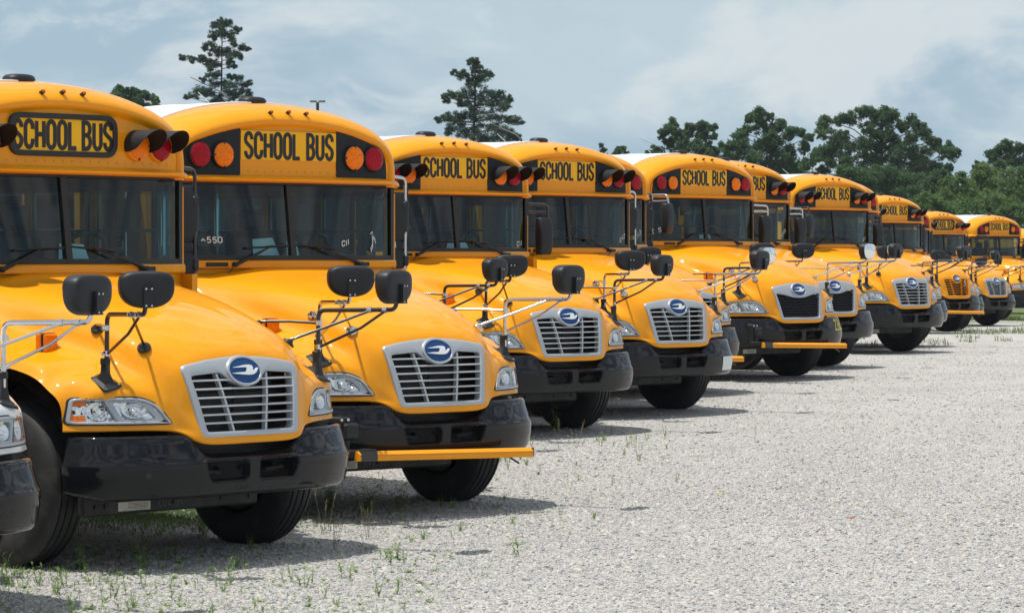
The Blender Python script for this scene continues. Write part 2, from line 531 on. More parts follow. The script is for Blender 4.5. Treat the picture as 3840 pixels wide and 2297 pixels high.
MESH = {}
def cached(key, fn):
    if key not in MESH: MESH[key] = fn()
    return MESH[key]
def link(name, me, parent=None, loc=None):
    o = bpy.data.objects.new(name, me)
    COL.objects.link(o)
    if parent: o.parent = parent
    if loc is not None: o.location = loc
    return o
def tag(o, label=None, cat=None, group=None, kind=None):
    if label: o['label'] = label
    if cat: o['category'] = cat
    if group: o['group'] = group
    if kind: o['kind'] = kind
    return o
def interp(x, tab):
    xs = [a for a, b in tab]; ys = [b for a, b in tab]
    return float(np.interp(x, xs, ys))
def catmull(P, t):
    n = len(P) - 1; t = min(max(t, 0.0), n - 1e-9); i = int(t); u = t - i
    p1 = P[i]; p2 = P[i + 1]
    p0 = P[i - 1] if i > 0 else 2 * p1 - p2
    p3 = P[i + 2] if i + 2 <= n else 2 * p2 - p1
    m1 = (p2 - p0) * 0.5; m2 = (p3 - p1) * 0.5
    u2 = u * u; u3 = u2 * u
    return (2 * u3 - 3 * u2 + 1) * p1 + (u3 - 2 * u2 + u) * m1 + (-2 * u3 + 3 * u2) * p2 + (u3 - u2) * m2
def inpoly(y, z, P):
    c = False; n = len(P); j = n - 1
    for i in range(n):
        if (P[i][1] > z) != (P[j][1] > z) and y < (P[j][0] - P[i][0]) * (z - P[i][1]) / (P[j][1] - P[i][1]) + P[i][0]:
            c = not c
        j = i
    return c
def roundpoly(P, r, n=5):
    out = []
    N = len(P)
    for i in range(N):
        p0 = Vector(P[i - 1]); p = Vector(P[i]); p2 = Vector(P[(i + 1) % N])
        ri = r[i] if isinstance(r, (list, tuple)) else r
        a = (p0 - p); b = (p2 - p)
        d = min(ri, a.length * 0.48, b.length * 0.48)
        A = p + a.normalized() * d; Bp = p + b.normalized() * d
        for k in range(n + 1):
            t = k / n
            q = A * (1 - t) ** 2 + p * 2 * t * (1 - t) + Bp * t * t
            out.append((q.x, q.y))
    return out
def polar(P, c, n):
    """resample a star-shaped polygon at n angles round c"""
    out = []
    for k in range(n):
        a = 2 * PI * k / n; d = Vector((math.cos(a), math.sin(a))); best = None
        for i in range(len(P)):
            p = Vector(P[i]) - Vector(c); q = Vector(P[(i + 1) % len(P)]) - Vector(c); e = q - p
            den = d.x * e.y - d.y * e.x
            if abs(den) < 1e-12: continue
            t = (p.x * e.y - p.y * e.x) / den
            u = (p.x * d.y - p.y * d.x) / den
            if t > 0 and -1e-9 <= u <= 1 + 1e-9 and (best is None or t > best): best = t
        out.append((c[0] + d.x * best, c[1] + d.y * best))
    return out

# ================================================================== ground
GZ = [(-80, -0.14), (10, -0.14), (19, -0.122), (22, -0.10), (27, -0.065), (31, -0.03), (34, 0.018), (37.7, 0.066), (41, 0.122), (45, 0.131),
      (52, 0.118), (57, 0.118), (68, 0.054), (75, -0.06), (82, -0.117), (91, -0.14), (110, -0.36), (150, -0.5), (1500, -0.5)]
def gz(y):
    return interp(y, GZ)
ys = sorted(set(list(np.arange(-80, 0, 10)) + list(np.arange(0, 130, 1.0)) + list(np.arange(130, 400, 20)) + list(np.arange(400, 1501, 100))))
xs = [-900, -500, -300, -150, -80, -40, -20, -10, 0, 10, 20, 40, 80, 150, 300, 500, 900]
mb = MB()
mb.grid([[(x, y, (gz(y - .8) + gz(y) + gz(y + .8)) / 3) for x in xs] for y in ys])
ground = link('ground', mb.mesh('ground', ['gravel_ground'], smooth=60))
tag(ground, 'pale crushed stone lot under the row of buses', kind='structure')

# ================================================================== school bus (local: +x forward, +y the driver's side, z up)
AXLE = -0.944
ARCH = [(0.0, 1.25), (0.2, 1.232), (0.38, 1.18), (0.5, 1.106), (0.58, 1.005), (0.65, 0.886), (0.70, 0.78)]
def arch_z(x): return interp(abs(x + 0.92), ARCH)
HOOD = [  # rows rear -> front lip, columns centre -> arch edge
 [(-1.62,0,1.815),(-1.62,.35,1.808),(-1.625,.62,1.775),(-1.63,.82,1.752),(-1.64,.94,1.752),(-1.65,1.04,1.70),(-1.655,1.105,1.58),(-1.66,1.15,1.36),(-1.60,1.165,.84)],
 [(-1.30,0,1.765),(-1.30,.33,1.758),(-1.30,.60,1.735),(-1.30,.76,1.70),(-1.30,.85,1.640),(-1.30,.94,1.56),(-1.30,1.06,1.475),(-1.30,1.145,1.365),(-1.30,1.17,1.19)],
 [(-.95,0,1.70),(-.95,.30,1.695),(-.95,.55,1.675),(-.95,.69,1.635),(-.95,.775,1.565),(-.95,.85,1.445),(-.95,.985,1.375),(-.95,1.12,1.325),(-.95,1.17,1.25)],
 [(-.60,0,1.612),(-.60,.28,1.605),(-.60,.50,1.588),(-.60,.63,1.545),(-.60,.705,1.465),(-.60,.775,1.350),(-.60,.935,1.305),(-.60,1.10,1.268),(-.60,1.17,1.20)],
 [(-.35,0,1.527),(-.35,.27,1.520),(-.35,.46,1.50),(-.35,.575,1.465),(-.36,.66,1.415),(-.37,.74,1.290),(-.40,.90,1.240),(-.45,1.06,1.200),(-.42,1.165,1.106)],
 [(-.15,0,1.432),(-.15,.26,1.425),(-.155,.44,1.402),(-.17,.545,1.383),(-.19,.63,1.340),(-.22,.71,1.225),(-.27,.86,1.203),(-.335,1.03,1.174),(-.368,1.15,1.06)],
 [(-.03,0,1.350),(-.035,.255,1.342),(-.045,.425,1.318),(-.065,.52,1.290),(-.09,.60,1.252),(-.115,.69,1.165),(-.172,.84,1.158),(-.252,1.01,1.134),(-.345,1.14,1.01)],
 [(.018,0,1.272),(.018,.25,1.262),(.012,.41,1.242),(-.003,.505,1.208),(-.032,.585,1.155),(-.052,.67,1.105),(-.118,.83,1.102),(-.198,1.0,1.086),(-.335,1.137,.95)],
 [(.055,0,1.15),(.055,.24,1.145),(.05,.39,1.13),(.035,.485,1.10),(.005,.565,1.06),(-.015,.65,1.035),(-.10,.82,1.02),(-.19,.995,1.005),(-.33,1.137,.92)],
 [(.085,0,1.0),(.085,.23,1.0),(.08,.37,.99),(.065,.46,.97),(.03,.55,.96),(.005,.64,.955),(-.08,.815,.95),(-.172,.99,.945),(-.325,1.14,.90)],
 [(.12,0,.85),(.12,.22,.85),(.115,.35,.85),(.105,.43,.86),(.05,.52,.875),(.02,.63,.885),(-.07,.815,.885),(-.167,.99,.885),(-.32,1.145,.88)],
 [(.130,0,.775),(.130,.22,.775),(.125,.35,.78),(.11,.44,.80),(.055,.53,.85),(.02,.63,.865),(-.07,.815,.868),(-.167,.99,.868),(-.32,1.147,.868)],
 [(.095,0,.765),(.095,.22,.765),(.09,.345,.77),(.08,.43,.79),(.03,.52,.84),(-.01,.62,.858),(-.10,.81,.862),(-.19,.985,.862),(-.33,1.135,.862)]]
HOODN = [[np.array(p) for p in r] for r in HOOD]
# grille and headlight outlines (y, z)
G_OUT = roundpoly([(-.488,1.250),(-.25,1.292),(0,1.307),(.25,1.292),(.488,1.250),(.410,.812),(-.410,.812)], [.035,.1,.1,.1,.035,.04,.04])
G_IN = roundpoly([(-.430,1.190),(-.185,1.206),(-.13,1.155),(0,1.100),(.13,1.155),(.185,1.206),(.430,1.190),(.360,.846),(-.360,.846)], [.02,.03,.05,.11,.05,.03,.02,.02,.02])
GX = [(.74,.137),(.775,.130),(.85,.12),(1.0,.085),(1.15,.055),(1.25,.022),(1.30,-.004),(1.35,-.03)]
_gp = np.polyfit([a for a, b in GX], [b for a, b in GX], 3)
def gx_(y, z): return float(np.polyval(_gp, z)) - 0.10 * y * y
H_OUT = roundpoly([(1.105,1.070),(.755,1.072),(.655,1.030),(.578,.904),(1.138,.906)], [.03,.05,.06,.015,.03])
HX = [(.50,.048),(.55,.034),(.64,.008),(.72,-.030),(.815,-.072),(.90,-.118),(.97,-.160),(1.03,-.210),(1.08,-.262),(1.12,-.312),(1.16,-.37),(1.2,-.43)]
_hp = np.polyfit([a for a, b in HX], [b for a, b in HX], 4)
def hx_(y, z): return float(np.polyval(_hp, abs(y))) - 0.24 * (z - 0.94)
def shrink(P, d):
    A = sum(P[i][0] * P[(i + 1) % len(P)][1] - P[(i + 1) % len(P)][0] * P[i][1] for i in range(len(P)))
    s = 1 if A > 0 else -1
    out = []
    n = len(P)
    for i in range(n):
        a = Vector(P[(i + 1) % n]) - Vector(P[i - 1])
        if a.length < 1e-9: out.append(P[i]); continue
        a.normalize()
        out.append((P[i][0] - a.y * d * s, P[i][1] + a.x * d * s))
    return out
G_HOLE = shrink(G_OUT, 0.022)
H_HOLE = shrink(H_OUT, 0.010)
def hood_mesh(mat):
    NC, NRW = 8 * 9, 12 * 8
    cols = []
    # interpolate along rows first
    half = []
    for j in range(NC + 1):
        t = j / NC * 8
        ctrl = []
        for r in HOODN:
            full = [np.array([p[0], -p[1], p[2]]) for p in r[:0:-1]] + r
            ctrl.append(catmull(full, 8 + t))
        half.append([catmull(ctrl, i / NRW * 12) for i in range(NRW + 1)])
    G = []
    for i in range(NRW + 1):
        row = [half[j][i] for j in range(NC + 1)]
        left = [np.array([p[0], -p[1], p[2]]) for p in row[:0:-1]]
        G.append(left + row)
    # raised latch bump on the hood crown
    for row in G:
        for p in row:
            if p[0] > -1.0 and p[2] > 1.30:
                w = max(0.0, 1 - (abs(p[1]) / 0.30) ** 4) if abs(p[1]) < .30 else 0
                fx = 1 / (1 + math.exp((p[0] + 0.165) / 0.012))
                bx = min(1.0, max(0.0, (p[0] + 0.95) / 0.6))
                p[2] += 0.010 * w * fx * bx
    def skip(c):
        if c[0] < -0.36: return False
        if inpoly(c[1], c[2], G_HOLE): return True
        return inpoly(abs(c[1]), c[2], H_HOLE) and c[2] < 1.08
    mb = MB()
    mb.grid([[tuple(p) for p in r] for r in G], skip=skip)
    return mb.mesh('hood', [mat], smooth=50)

def ring_mesh(name, mat, Po, Pi, fx, o0, o1, o2, c, n=120, sgn=1, rnd=0.008):
    """a frame between two outlines: outer wall, rounded face, inner wall"""
    A = polar(Po, c, n); Bq = polar(Pi, c, n)
    rows = []
    for P, off, k in ((A, o0, 0), (A, o1 - rnd, 0), (A, o1 - rnd * .3, .05), (A, o1, .14), (A, o1, .5), (A, o1, .86), (A, o1 - rnd * .3, .95), (A, o1 - rnd, 1), (A, o2, 1)):
        row = []
        for (a, b) in zip(A, Bq):
            y = lerp(a[0], b[0], k); z = lerp(a[1], b[1], k)
            row.append((fx(y, z) + off, sgn * y, z))
        rows.append(row)
    mb = MB(); mb.grid(rows, wrap=True)
    return mb.mesh(name, [mat], smooth=50)
def patch(mb, P, fx, off, c, sgn=1, rings=4, n=64, mi=0, depth=None):
    """a filled patch following fx inside outline P"""
    A = polar(P, c, n)
    rows = []
    for k in range(rings + 1):
        t = 1 - k / rings
        row = []
        for a in A:
            y = lerp(c[0], a[0], max(t, 1e-4)); z = lerp(c[1], a[1], max(t, 1e-4))
            d = depth(t) if depth else 0.0
            row.append((fx(y, z) + off + d, sgn * y, z))
        rows.append(row)
    mb.grid(rows, wrap=True, mi=mi)
    return mb
def slab(mb, P, fx, o0, o1, c, sgn=1, n=64, rings=3, mi=0):
    patch(mb, P, fx, o1, c, sgn, rings, n, mi)
    A = polar(P, c, n)
    mb.grid([[(fx(y, z) + o0, sgn * y, z) for y, z in A], [(fx(y, z) + o1, sgn * y, z) for y, z in A]], wrap=True, mi=mi)
    return mb

BAR_Z = [1.160, 1.107, 1.054, 1.001, .950, .899]
def g_half(z): return interp(z, [(.846, .362), (1.19, .432)])
def bar_mesh(k, mat, half=0):
    z = BAR_Z[k]; w = g_half(z) + .01
    def one(y0, y1):
        mb = MB(); G = []
        for i in range(13):
            y = lerp(y0, y1, i / 12); x = gx_(y, z) + .006
            G.append([(x, y, z + .005), (x + .006, y, z + .002), (x + .006, y, z - .003), (x, y, z - .007), (x - .05, y, z - .006), (x - .05, y, z + .006)])
        mb.grid([list(r) + [r[0]] for r in G])
        return mb
    if k == 0:
        mb = one(-w, -.125) if half < 0 else one(.125, w)
    else:
        mb = one(-w, w)
    return mb.mesh('grille_bar', [mat], smooth=40)
def vbar_mesh(s, mat):
    mb = MB(); G = []
    for i in range(9):
        z = lerp(.842, 1.198, i / 8); y = s * lerp(.135, .212, i / 8); x = gx_(y, z) - .004
        G.append([(x, y - .008, z), (x + .004, y, z), (x, y + .008, z), (x - .035, y + .008, z), (x - .035, y - .008, z)])
    mb.grid([list(r) + [r[0]] for r in G])
    return mb.mesh('grille_upright', [mat], smooth=40)
def hex_mesh():
    """black honeycomb behind a silver frame"""
    mb = MB(); a = 0.026; dz = a * 1.5; dy = a * math.sqrt(3)
    r = 0
    z = .85
    while z < 1.21:
        y = -.46 + (dy / 2 if r % 2 else 0)
        while y < .46:
            if inpoly(y, z, G_INH):
                o = []; q = []
                for k in range(6):
                    t = PI / 6 + k * PI / 3
                    yo, zo = y + a * .99 * math.cos(t), z + a * .99 * math.sin(t)
                    yi, zi = y + a * .80 * math.cos(t), z + a * .80 * math.sin(t)
                    o.append((gx_(yo, zo) - .012, yo, zo)); q.append((gx_(yi, zi) - .012, yi, zi))
                b = [(p[0] - .03, p[1], p[2]) for p in q]
                mb.grid([o, q, b], wrap=True)
            y += dy
        z += dz; r += 1
    return mb.mesh('honeycomb', ['plastic_black'], smooth=0)
G_INH = roundpoly([(-.440,1.165),(-.30,1.150),(-.12,1.112),(0,1.104),(.12,1.112),(.30,1.150),(.440,1.165),(.362,.846),(-.362,.846)], [.02,.1,.06,.05,.06,.1,.02,.02,.02])

BIRD = [(355,685),(600,640),(720,612),(830,600),(920,605),(985,630),(1015,690),(1022,780),(1040,803),(1070,803),(1110,770),(1140,725),(1165,715),(1215,728),(1190,745),
        (1178,790),(1150,850),(1100,905),(1050,935),(980,952),(870,955),(750,945),(600,925),(340,888),(500,865),(770,850),(805,835),(818,800),(818,715),(800,692),(770,685),(600,688)]
EMB = (0.0, 1.214)
def emblem_pts(rx, rz, n=40): return [(EMB[0] + rx * math.cos(2 * PI * k / n), EMB[1] + rz * math.sin(2 * PI * k / n)) for k in range(n)]
def bird_mesh():
    bm = bmesh.new(); vs = []
    for px, py in BIRD:
        nx = (px - 777 - 0.2 * (py - 803)) / 487; nz = (803 - py) / 402
        y = nx * .124; z = EMB[1] + nz * .070
        vs.append(bm.verts.new((gx_(y, z) + .0375, y, z)))
    f = bm.faces.new(vs)
    ex = bmesh.ops.extrude_face_region(bm, geom=[f])
    for v in ex['geom']:
        if isinstance(v, bmesh.types.BMVert): v.co.x -= .008
    bmesh.ops.triangulate(bm, faces=bm.faces)
    bmesh.ops.recalc_face_normals(bm, faces=bm.faces)
    me = bpy.data.meshes.new('bird'); bm.to_mesh(me); bm.free()
    me.materials.append(MATS['emblem_white'])
    return me
def emblem_mesh():
    mb = MB()
    slab(mb, emblem_pts(.128, .079), gx_, .0, .030, EMB, n=48)
    return mb.mesh('emblem', ['emblem_blue'], smooth=40)
def emblem_rim(mat):
    return ring_mesh('emblem_rim', mat, emblem_pts(.146, .094), emblem_pts(.127, .078), gx_, -.02, .034, .02, EMB, n=60, rnd=.006)

# ---- headlight
HC = (.87, .985)
H_BEZ = shrink(H_OUT, 0.004)
H_LENS = shrink(H_OUT, 0.019)
def hl_bezel(s): return ring_mesh('headlight', 'silver_paint', H_BEZ, H_LENS, hx_, -.02, .010, -.02, HC, sgn=s, rnd=.004)
def hl_gasket(s): return ring_mesh('gasket', 'rubber_black', shrink(H_OUT, -.004), shrink(H_OUT, .006), hx_, -.02, .006, -.01, HC, sgn=s, rnd=.002)
def hl_reflector(s):
    mb = MB()
    patch(mb, H_LENS, hx_, -.012, HC, s, 5, 64, 0, depth=lambda t: -.020 * (1 - t ** 3))
    return mb.mesh('reflector', ['reflector'], smooth=60)
def hl_bowl(s, c, r, sy):
    mb = MB(); rows = []
    for k in range(7):
        t = k / 6
        row = []
        for a in range(24):
            y = c[0] + r * sy * (1 - t * .93) * math.cos(2 * PI * a / 24); z = c[1] + r * (1 - t * .93) * math.sin(2 * PI * a / 24)
            row.append((hx_(c[0], z) - .002 - .035 * math.sin(t * PI / 2) + (hx_(y, z) - hx_(c[0], z)) * (1 - t), s * y, z))
        rows.append(row)
    mb.grid(rows, wrap=True)
    mb.lathe([(-.03, .016), (-.012, .016), (-.004, .010), (-.001, 0.0)], (hx_(c[0], c[1]), s * c[0], c[1]), (1, 0, 0), 12)
    return mb.mesh('lamp_bowl', ['reflector'], smooth=40)
def hl_divider(s):
    mb = MB()
    for (yt, yb, w, o) in ((.935, .875, .030, -.004),):
        G = []
        for i in range(7):
            z = lerp(1.053, .922, i / 6); y = lerp(yt, yb, i / 6)
            G.append([(hx_(y - w / 2, z) + o - .015, s * (y - w / 2), z), (hx_(y - w / 2, z) + o, s * (y - w / 2 + .003), z), (hx_(y + w / 2, z) + o, s * (y + w / 2 - .003), z), (hx_(y + w / 2, z) + o - .015, s * (y + w / 2), z)])
        mb.grid(G)
    # inner silver surround of the main lamp
    P = [(.925, 1.05), (.77, 1.052), (.69, 1.02), (.612, .922), (.86, .922)]
    Q = [(.905, 1.035), (.79, 1.037), (.735, 1.01), (.668, .938), (.862, .938)]
    A = polar(roundpoly(P, .01), (.79, .985), 64); Bq = polar(roundpoly(Q, .02), (.79, .985), 64)
    mb.grid([[(hx_(y, z) - .004, s * y, z) for y, z in A], [(hx_(y, z) - .004, s * y, z) for y, z in [(lerp(a[0], b[0], .9), lerp(a[1], b[1], .9)) for a, b in zip(A, Bq)]],
             [(hx_(y, z) - .028, s * y, z) for y, z in Bq]], wrap=True)
    return mb.mesh('lamp_surround', ['silver_paint'], smooth=40)
def hl_amber(s):
    mb = MB()
    for z0, z1 in ((1.018, 1.050), (.926, .962)):
        G = []
        for i in range(5):
            y = lerp(1.112, 1.030 + (.0 if z0 > 1 else .012), i / 4)
            G.append([(hx_(y, z) - .006, s * y, z) for z in (z0, (z0 + z1) / 2, z1)])
        mb.grid(G)
    G = []
    for i in range(3):
        y = lerp(1.115, 1.095, i / 2)
        G.append([(hx_(y, z) - .0055, s * y, z) for z in (.926, .98, 1.05)])
    mb.grid(G)
    return mb.mesh('amber_marker', ['lens_amber'], smooth=40)
def hl_lens(s):
    mb = MB(); patch(mb, H_LENS, hx_, .003, HC, s, 4, 64)
    return mb.mesh('lens', ['clear_lens'], smooth=60)

# ---- bumper
BX = [(0, .152), (.3, .148), (.5, .134), (.7, .098), (.85, .048), (.97, -.012), (1.06, -.085), (1.115, -.165), (1.147, -.238), (1.160, -.275), (1.163, -.305)]
BUMP_G = []
def bumper_mesh():
    # plan path by arc length
    half = [(BX[i][0], BX[i][1]) for i in range(len(BX))]
    P = [np.array(p) for p in half]
    pts = [catmull(P, i / 150 * (len(P) - 1)) for i in range(151)]
    path = [np.array([-p[0], p[1]]) for p in pts[:0:-1]] + pts
    def ztop(y): return interp(abs(y), [(0, .705), (.30, .707), (.36, .722), (.42, .765), (.475, .818), (.53, .832), (.70, .834), (1.3, .834)])
    G = []
    for i, p in enumerate(path):
        a = path[max(i - 1, 0)]; b = path[min(i + 1, len(path) - 1)]
        t = (b - a) / np.linalg.norm(b - a); n = np.array([-t[1], t[0]])  # (y,x): outward
        n = np.array([-(b - a)[1], (b - a)[0]]); n /= np.linalg.norm(n)
        zt = ztop(p[0])
        e = max(0.0, (abs(p[0]) - 1.0) / .165)
        zb = .452 + .03 * e * e
        row = []
        k = 1.0 if zt > .76 else (zt - .70) / .06
        prof = [(-.065, zb - .006), (-.040, zb), (-.030, zb + .012)]
        prof += [(.003 - .030 * max(0.0, (.64 - lerp(zb + .018, .660, q / 28)) / .18) ** 2, lerp(zb + .018, .660, q / 28)) for q in range(1, 29)]
        hi = zt - .012
        prof += [(-.001, .666), (-.005, .673), (-.014, .684 + (hi - .684) * .05), (-.026, lerp(.688, hi, .35)), (-.040, lerp(.688, hi, .7)), (-.050, hi), (-.060, zt), (-.085, zt + .002)]
        for o, z in prof:
            row.append((p[1] + n[1] * o, p[0] + n[0] * o, z))
        G.append(row)
    BUMP_G.extend(G)
    op = roundpoly([(.048, .542), (.355, .545), (.402, .668), (.048, .668)], [.025, .03, .02, .02])
    def skip(c): return c[0] > .05 and inpoly(abs(c[1]), c[2], op)
    mb = MB(); mb.grid(G, skip=skip)
    # inner skin, so that the bumper is a shell and not a sheet
    mb.grid([[(x - .010, y * .994, z - (.004 if z > .6 else 0)) for x, y, z in row[1:]] for row in G], skip=skip)
    return mb.mesh('bumper', ['bumper_black'], smooth=50)
def bumper_fit(y):  # x of the bumper face at y
    return interp(abs(y), BX) + .006
def bump_x(y, z):  # x of the finished bumper surface at (y, z)
    X = []; Y = []
    for row in BUMP_G:
        zs = [p[2] for p in row]
        X.append(np.interp(z, zs, [p[0] for p in row])); Y.append(np.interp(z, zs, [p[1] for p in row]))
    if Y[0] > Y[-1]: X = X[::-1]; Y = Y[::-1]
    return float(np.interp(y, Y, X))
def opening_mesh(s):
    op = roundpoly([(.048, .542), (.355, .545), (.402, .668), (.048, .668)], [.025, .03, .02, .02])
    o1 = shrink(op, -.012); c = (.21, .605)
    f = lambda y, z: bump_x(s * y, z)
    A = polar(o1, c, 72); Bq = polar(op, c, 72); Cq = polar(shrink(op, .012), c, 72)
    mb = MB()
    rows = [[(f(y, z) - .001, s * y, z) for y, z in A], [(f(y, z) + .0035, s * y, z) for y, z in [(lerp(a[0], b[0], .5), lerp(a[1], b[1], .5)) for a, b in zip(A, Bq)]],
            [(f(y, z) - .006, s * y, z) for y, z in Bq], [(f(y, z) - .05, s * y, z) for y, z in Cq]]
    mb.grid(rows, wrap=True)
    return mb.mesh('bumper_opening', ['bumper_black'], smooth=50)
def behind_bumper():
    mb = MB()
    mb.box(-.16, -.10, -1.0, 1.0, .46, .80)
    for s in (-1, 1):
        mb.box(-.12, .02, s * .28, s * .35, .57, .64, .01)
        mb.tube([(-.1, s * .1, .60), (.04, s * .2, .585), (.05, s * .33, .60)], .018, 8)
        mb.tube([(-.02, s * .05, .645), (.02, s * .22, .65), (.02, s * .38, .64)], .008, 6)
    return mb.mesh('tow_beam', ['under_black'], smooth=40)

# ---- roof cap
OUT = [(1.22, 2.44), (1.22, 2.56), (1.208, 2.655), (1.168, 2.752), (1.085, 2.848), (.955, 2.925), (.78, 2.985), (.55, 3.038), (.28, 3.072), (0, 3.084)]
OUTN = [np.array(p) for p in OUT]
def outline(n=40):
    h = [catmull(OUTN, i / n * (len(OUTN) - 1)) for i in range(n + 1)]
    return [(p[0], p[1]) for p in h] + [(-p[0], p[1]) for p in h[-2::-1]]
OL = outline()
def inset(d):
    out = []
    n = len(OL)
    for i in range(n):
        a = Vector(OL[max(i - 1, 0)]); b = Vector(OL[min(i + 1, n - 1)]); t = (b - a).normalized()
        nrm = Vector((-t.y, t.x))
        out.append((OL[i][0] + nrm.x * d, OL[i][1] + nrm.y * d))
    return out
def sweepx(y): return -0.085 * (abs(y) / 1.22) ** 5
def xface(y): return -1.676 - .030 * abs(y) ** 3
def cap_mesh(mat):
    rows = []
    for x, d in ((-2.06, 0), (-2.03, 0), (-1.98, .0015), (-1.92, .006), (-1.84, .020), (-1.77, .042), (-1.71, .072), (-1.672, .105), (-1.652, .132), (-1.648, .152), (-1.655, .168), (-1.672, .180), (-1.688, .192)):
        k = .45 if x < -2.05 else (.6 if x < -2.0 else 1)
        rows.append([(x + k * sweepx(y), y, max(z, 2.44)) for y, z in inset(d)])
    mb = MB(); mb.grid(rows)
    L = inset(.192)
    G = []
    for k in range(17):
        t = (k / 16) ** 1.3
        row = []
        for y, z in L:
            zz = lerp(max(z, 2.47), 2.47, t)
            xx = lerp(-1.692, xface(y), min(1, max(0, (max(z, 2.47) - zz) / .09)) ** 1.5) if z > 2.6 else -1.688 + sweepx(y)
            row.append((min(xx, xface(y) + .004) if t > 0 else -1.688 + sweepx(y), y, zz))
        G.append(row)
    mb.grid(G)
    return mb.mesh('roof_cap', [mat], smooth=55)
BRIM = [(-1.652, 0), (-1.655, .45), (-1.667, .78), (-1.705, 1.0), (-1.752, 1.105), (-1.82, 1.165), (-1.92, 1.185), (-2.25, 1.195)]
def brim_path():
    P = [np.array(p) for p in BRIM]
    h = [catmull(P, i / 42 * (len(P) - 1)) for i in range(43)]
    return [(p[0], -p[1]) for p in h[:0:-1]] + [(p[0], p[1]) for p in h]
def brim_mesh(mat):
    path = brim_path(); G = []
    for i, p in enumerate(path):
        a = Vector(path[max(i - 1, 0)]); b = Vector(path[min(i + 1, len(path) - 1)]); t = (b - a).normalized(); n = Vector((t.y, -t.x))
        row = []
        e = max(0.0, min(1.0, (-p[0] - 1.95) / .3))
        fl = 1 - e * .75
        q = max(0, (abs(p[1]) - 1.0) / .2) * .030
        for o, z in ((-.02, 2.512), (.008, 2.506), (.044 * fl, 2.494 - q * .5), (.054 * fl, 2.486 - q), (.052 * fl, 2.474 - q), (.04 * fl, 2.466 - q), (-.05, 2.458 - q * .3)):
            row.append((p[0] + n.x * o, p[1] + n.y * o, z))
        G.append(row)
    mb = MB(); mb.grid(G)
    return mb.mesh('brim', [mat], smooth=50)
def rivet_strip(mat):
    mb = MB()
    for k in range(-12, 13):
        y = k * .078
        mb.lathe([(0, .008), (.004, .006), (.006, 0.0)], (xface(y) + .001, y, 2.548), (1, 0, 0), 8)
    return mb.mesh('rivets', [mat], smooth=40)

# ---- sign
def pl_arc(cx, cy, rx, ry, a0, a1, n=8):
    return [(cx + rx * math.cos(R(lerp(a0, a1, i / n))), cy + ry * math.sin(R(lerp(a0, a1, i / n)))) for i in range(n + 1)]
def glyph(ch):  # strokes in a unit box, width 1, height 1
    if ch == 'S': return [(pl_arc(.5, .74, .5, .26, 0, 180, 10)[0:11] + pl_arc(.5, .74, .5, .20, 180, 235, 3)[1:] + [(.5, .50)] + pl_arc(.5, .26, .5, .20, 55, 0, 3) + pl_arc(.5, .26, .5, .26, 0, -180, 10)[1:], False)]
    if ch == 'C': return [([(1, .68)] + pl_arc(.5, .76, .5, .24, 0, 180, 10) + pl_arc(.5, .24, .5, .24, 180, 360, 10) + [(1, .32)], False)]
    if ch in 'O0': return [(pl_arc(.5, .76, .5, .24, 0, 180, 10) + pl_arc(.5, .24, .5, .24, 180, 360, 10), True)]
    if ch == 'H': return [([(0, 0), (0, 1)], False), ([(1, 0), (1, 1)], False), ([(0, .5), (1, .5)], False)]
    if ch == 'L': return [([(0, 1), (0, 0), (.95, 0)], False)]
    if ch == 'B': return [([(0, .5), (0, 1)] + pl_arc(.45, .76, .5, .24, 90, -90, 10) + [(0, .52)], False), ([(0, .52), (.45, .52)] + pl_arc(.45, .26, .55, .26, 90, -90, 10)[1:] + [(0, 0), (0, .52)], False)]
    if ch == 'U': return [([(0, 1), (0, .26)] + pl_arc(.5, .24, .5, .24, 180, 360, 10)[1:] + [(1, 1)], False)]
    if ch == '1': return [([(.5, 0), (.5, 1)], False)]
    if ch == '2': return [(pl_arc(.5, .72, .45, .28, 165, -25, 9) + [(.05, 0), (1, 0)], False)]
    if ch == '3': return [(pl_arc(.45, .75, .42, .25, 150, -80, 9) + pl_arc(.45, .26, .5, .26, 80, -150, 9), False)]
    if ch == '5': return [([(.95, 1), (.15, 1), (.1, .55)] + pl_arc(.45, .32, .5, .30, 110, -140, 10), False)]
    if ch == '6': return [([(.8, 1), (.3, .7)] + pl_arc(.5, .30, .45, .30, 165, 520, 14), False)]
    if ch == '8': return [(pl_arc(.5, .76, .4, .24, -90, 270, 14), True), (pl_arc(.5, .27, .48, .27, 90, 450, 14), True)]
    if ch == '9': return [([(.2, 0), (.85, .45)] + pl_arc(.48, .70, .42, .30, -15, 345, 14), False)]
    if ch == '7': return [([(0, 1), (1, 1), (.35, 0)], False)]
    if ch == 'I': return [([(.1, 1), (.9, 1)], False), ([(.5, 1), (.5, 0)], False), ([(.1, 0), (.9, 0)], False)]
    if ch == 'J': return [([(.1, .75), (.6, 1), (.45, .2), (.75, .62), (.55, -.3), (.1, -.75), (.2, -1.1), (.55, -.6), (.6, .1), (.8, .45), (.9, .1), (1.05, .4), (1.3, -.2)], False)]
    if ch == 'c': return [(pl_arc(.55, .45, .5, .45, 50, 310, 10), False)]
    if ch == '^': return [([(0, .35), (.4, .75), (1.0, .35)], False)]
    return []
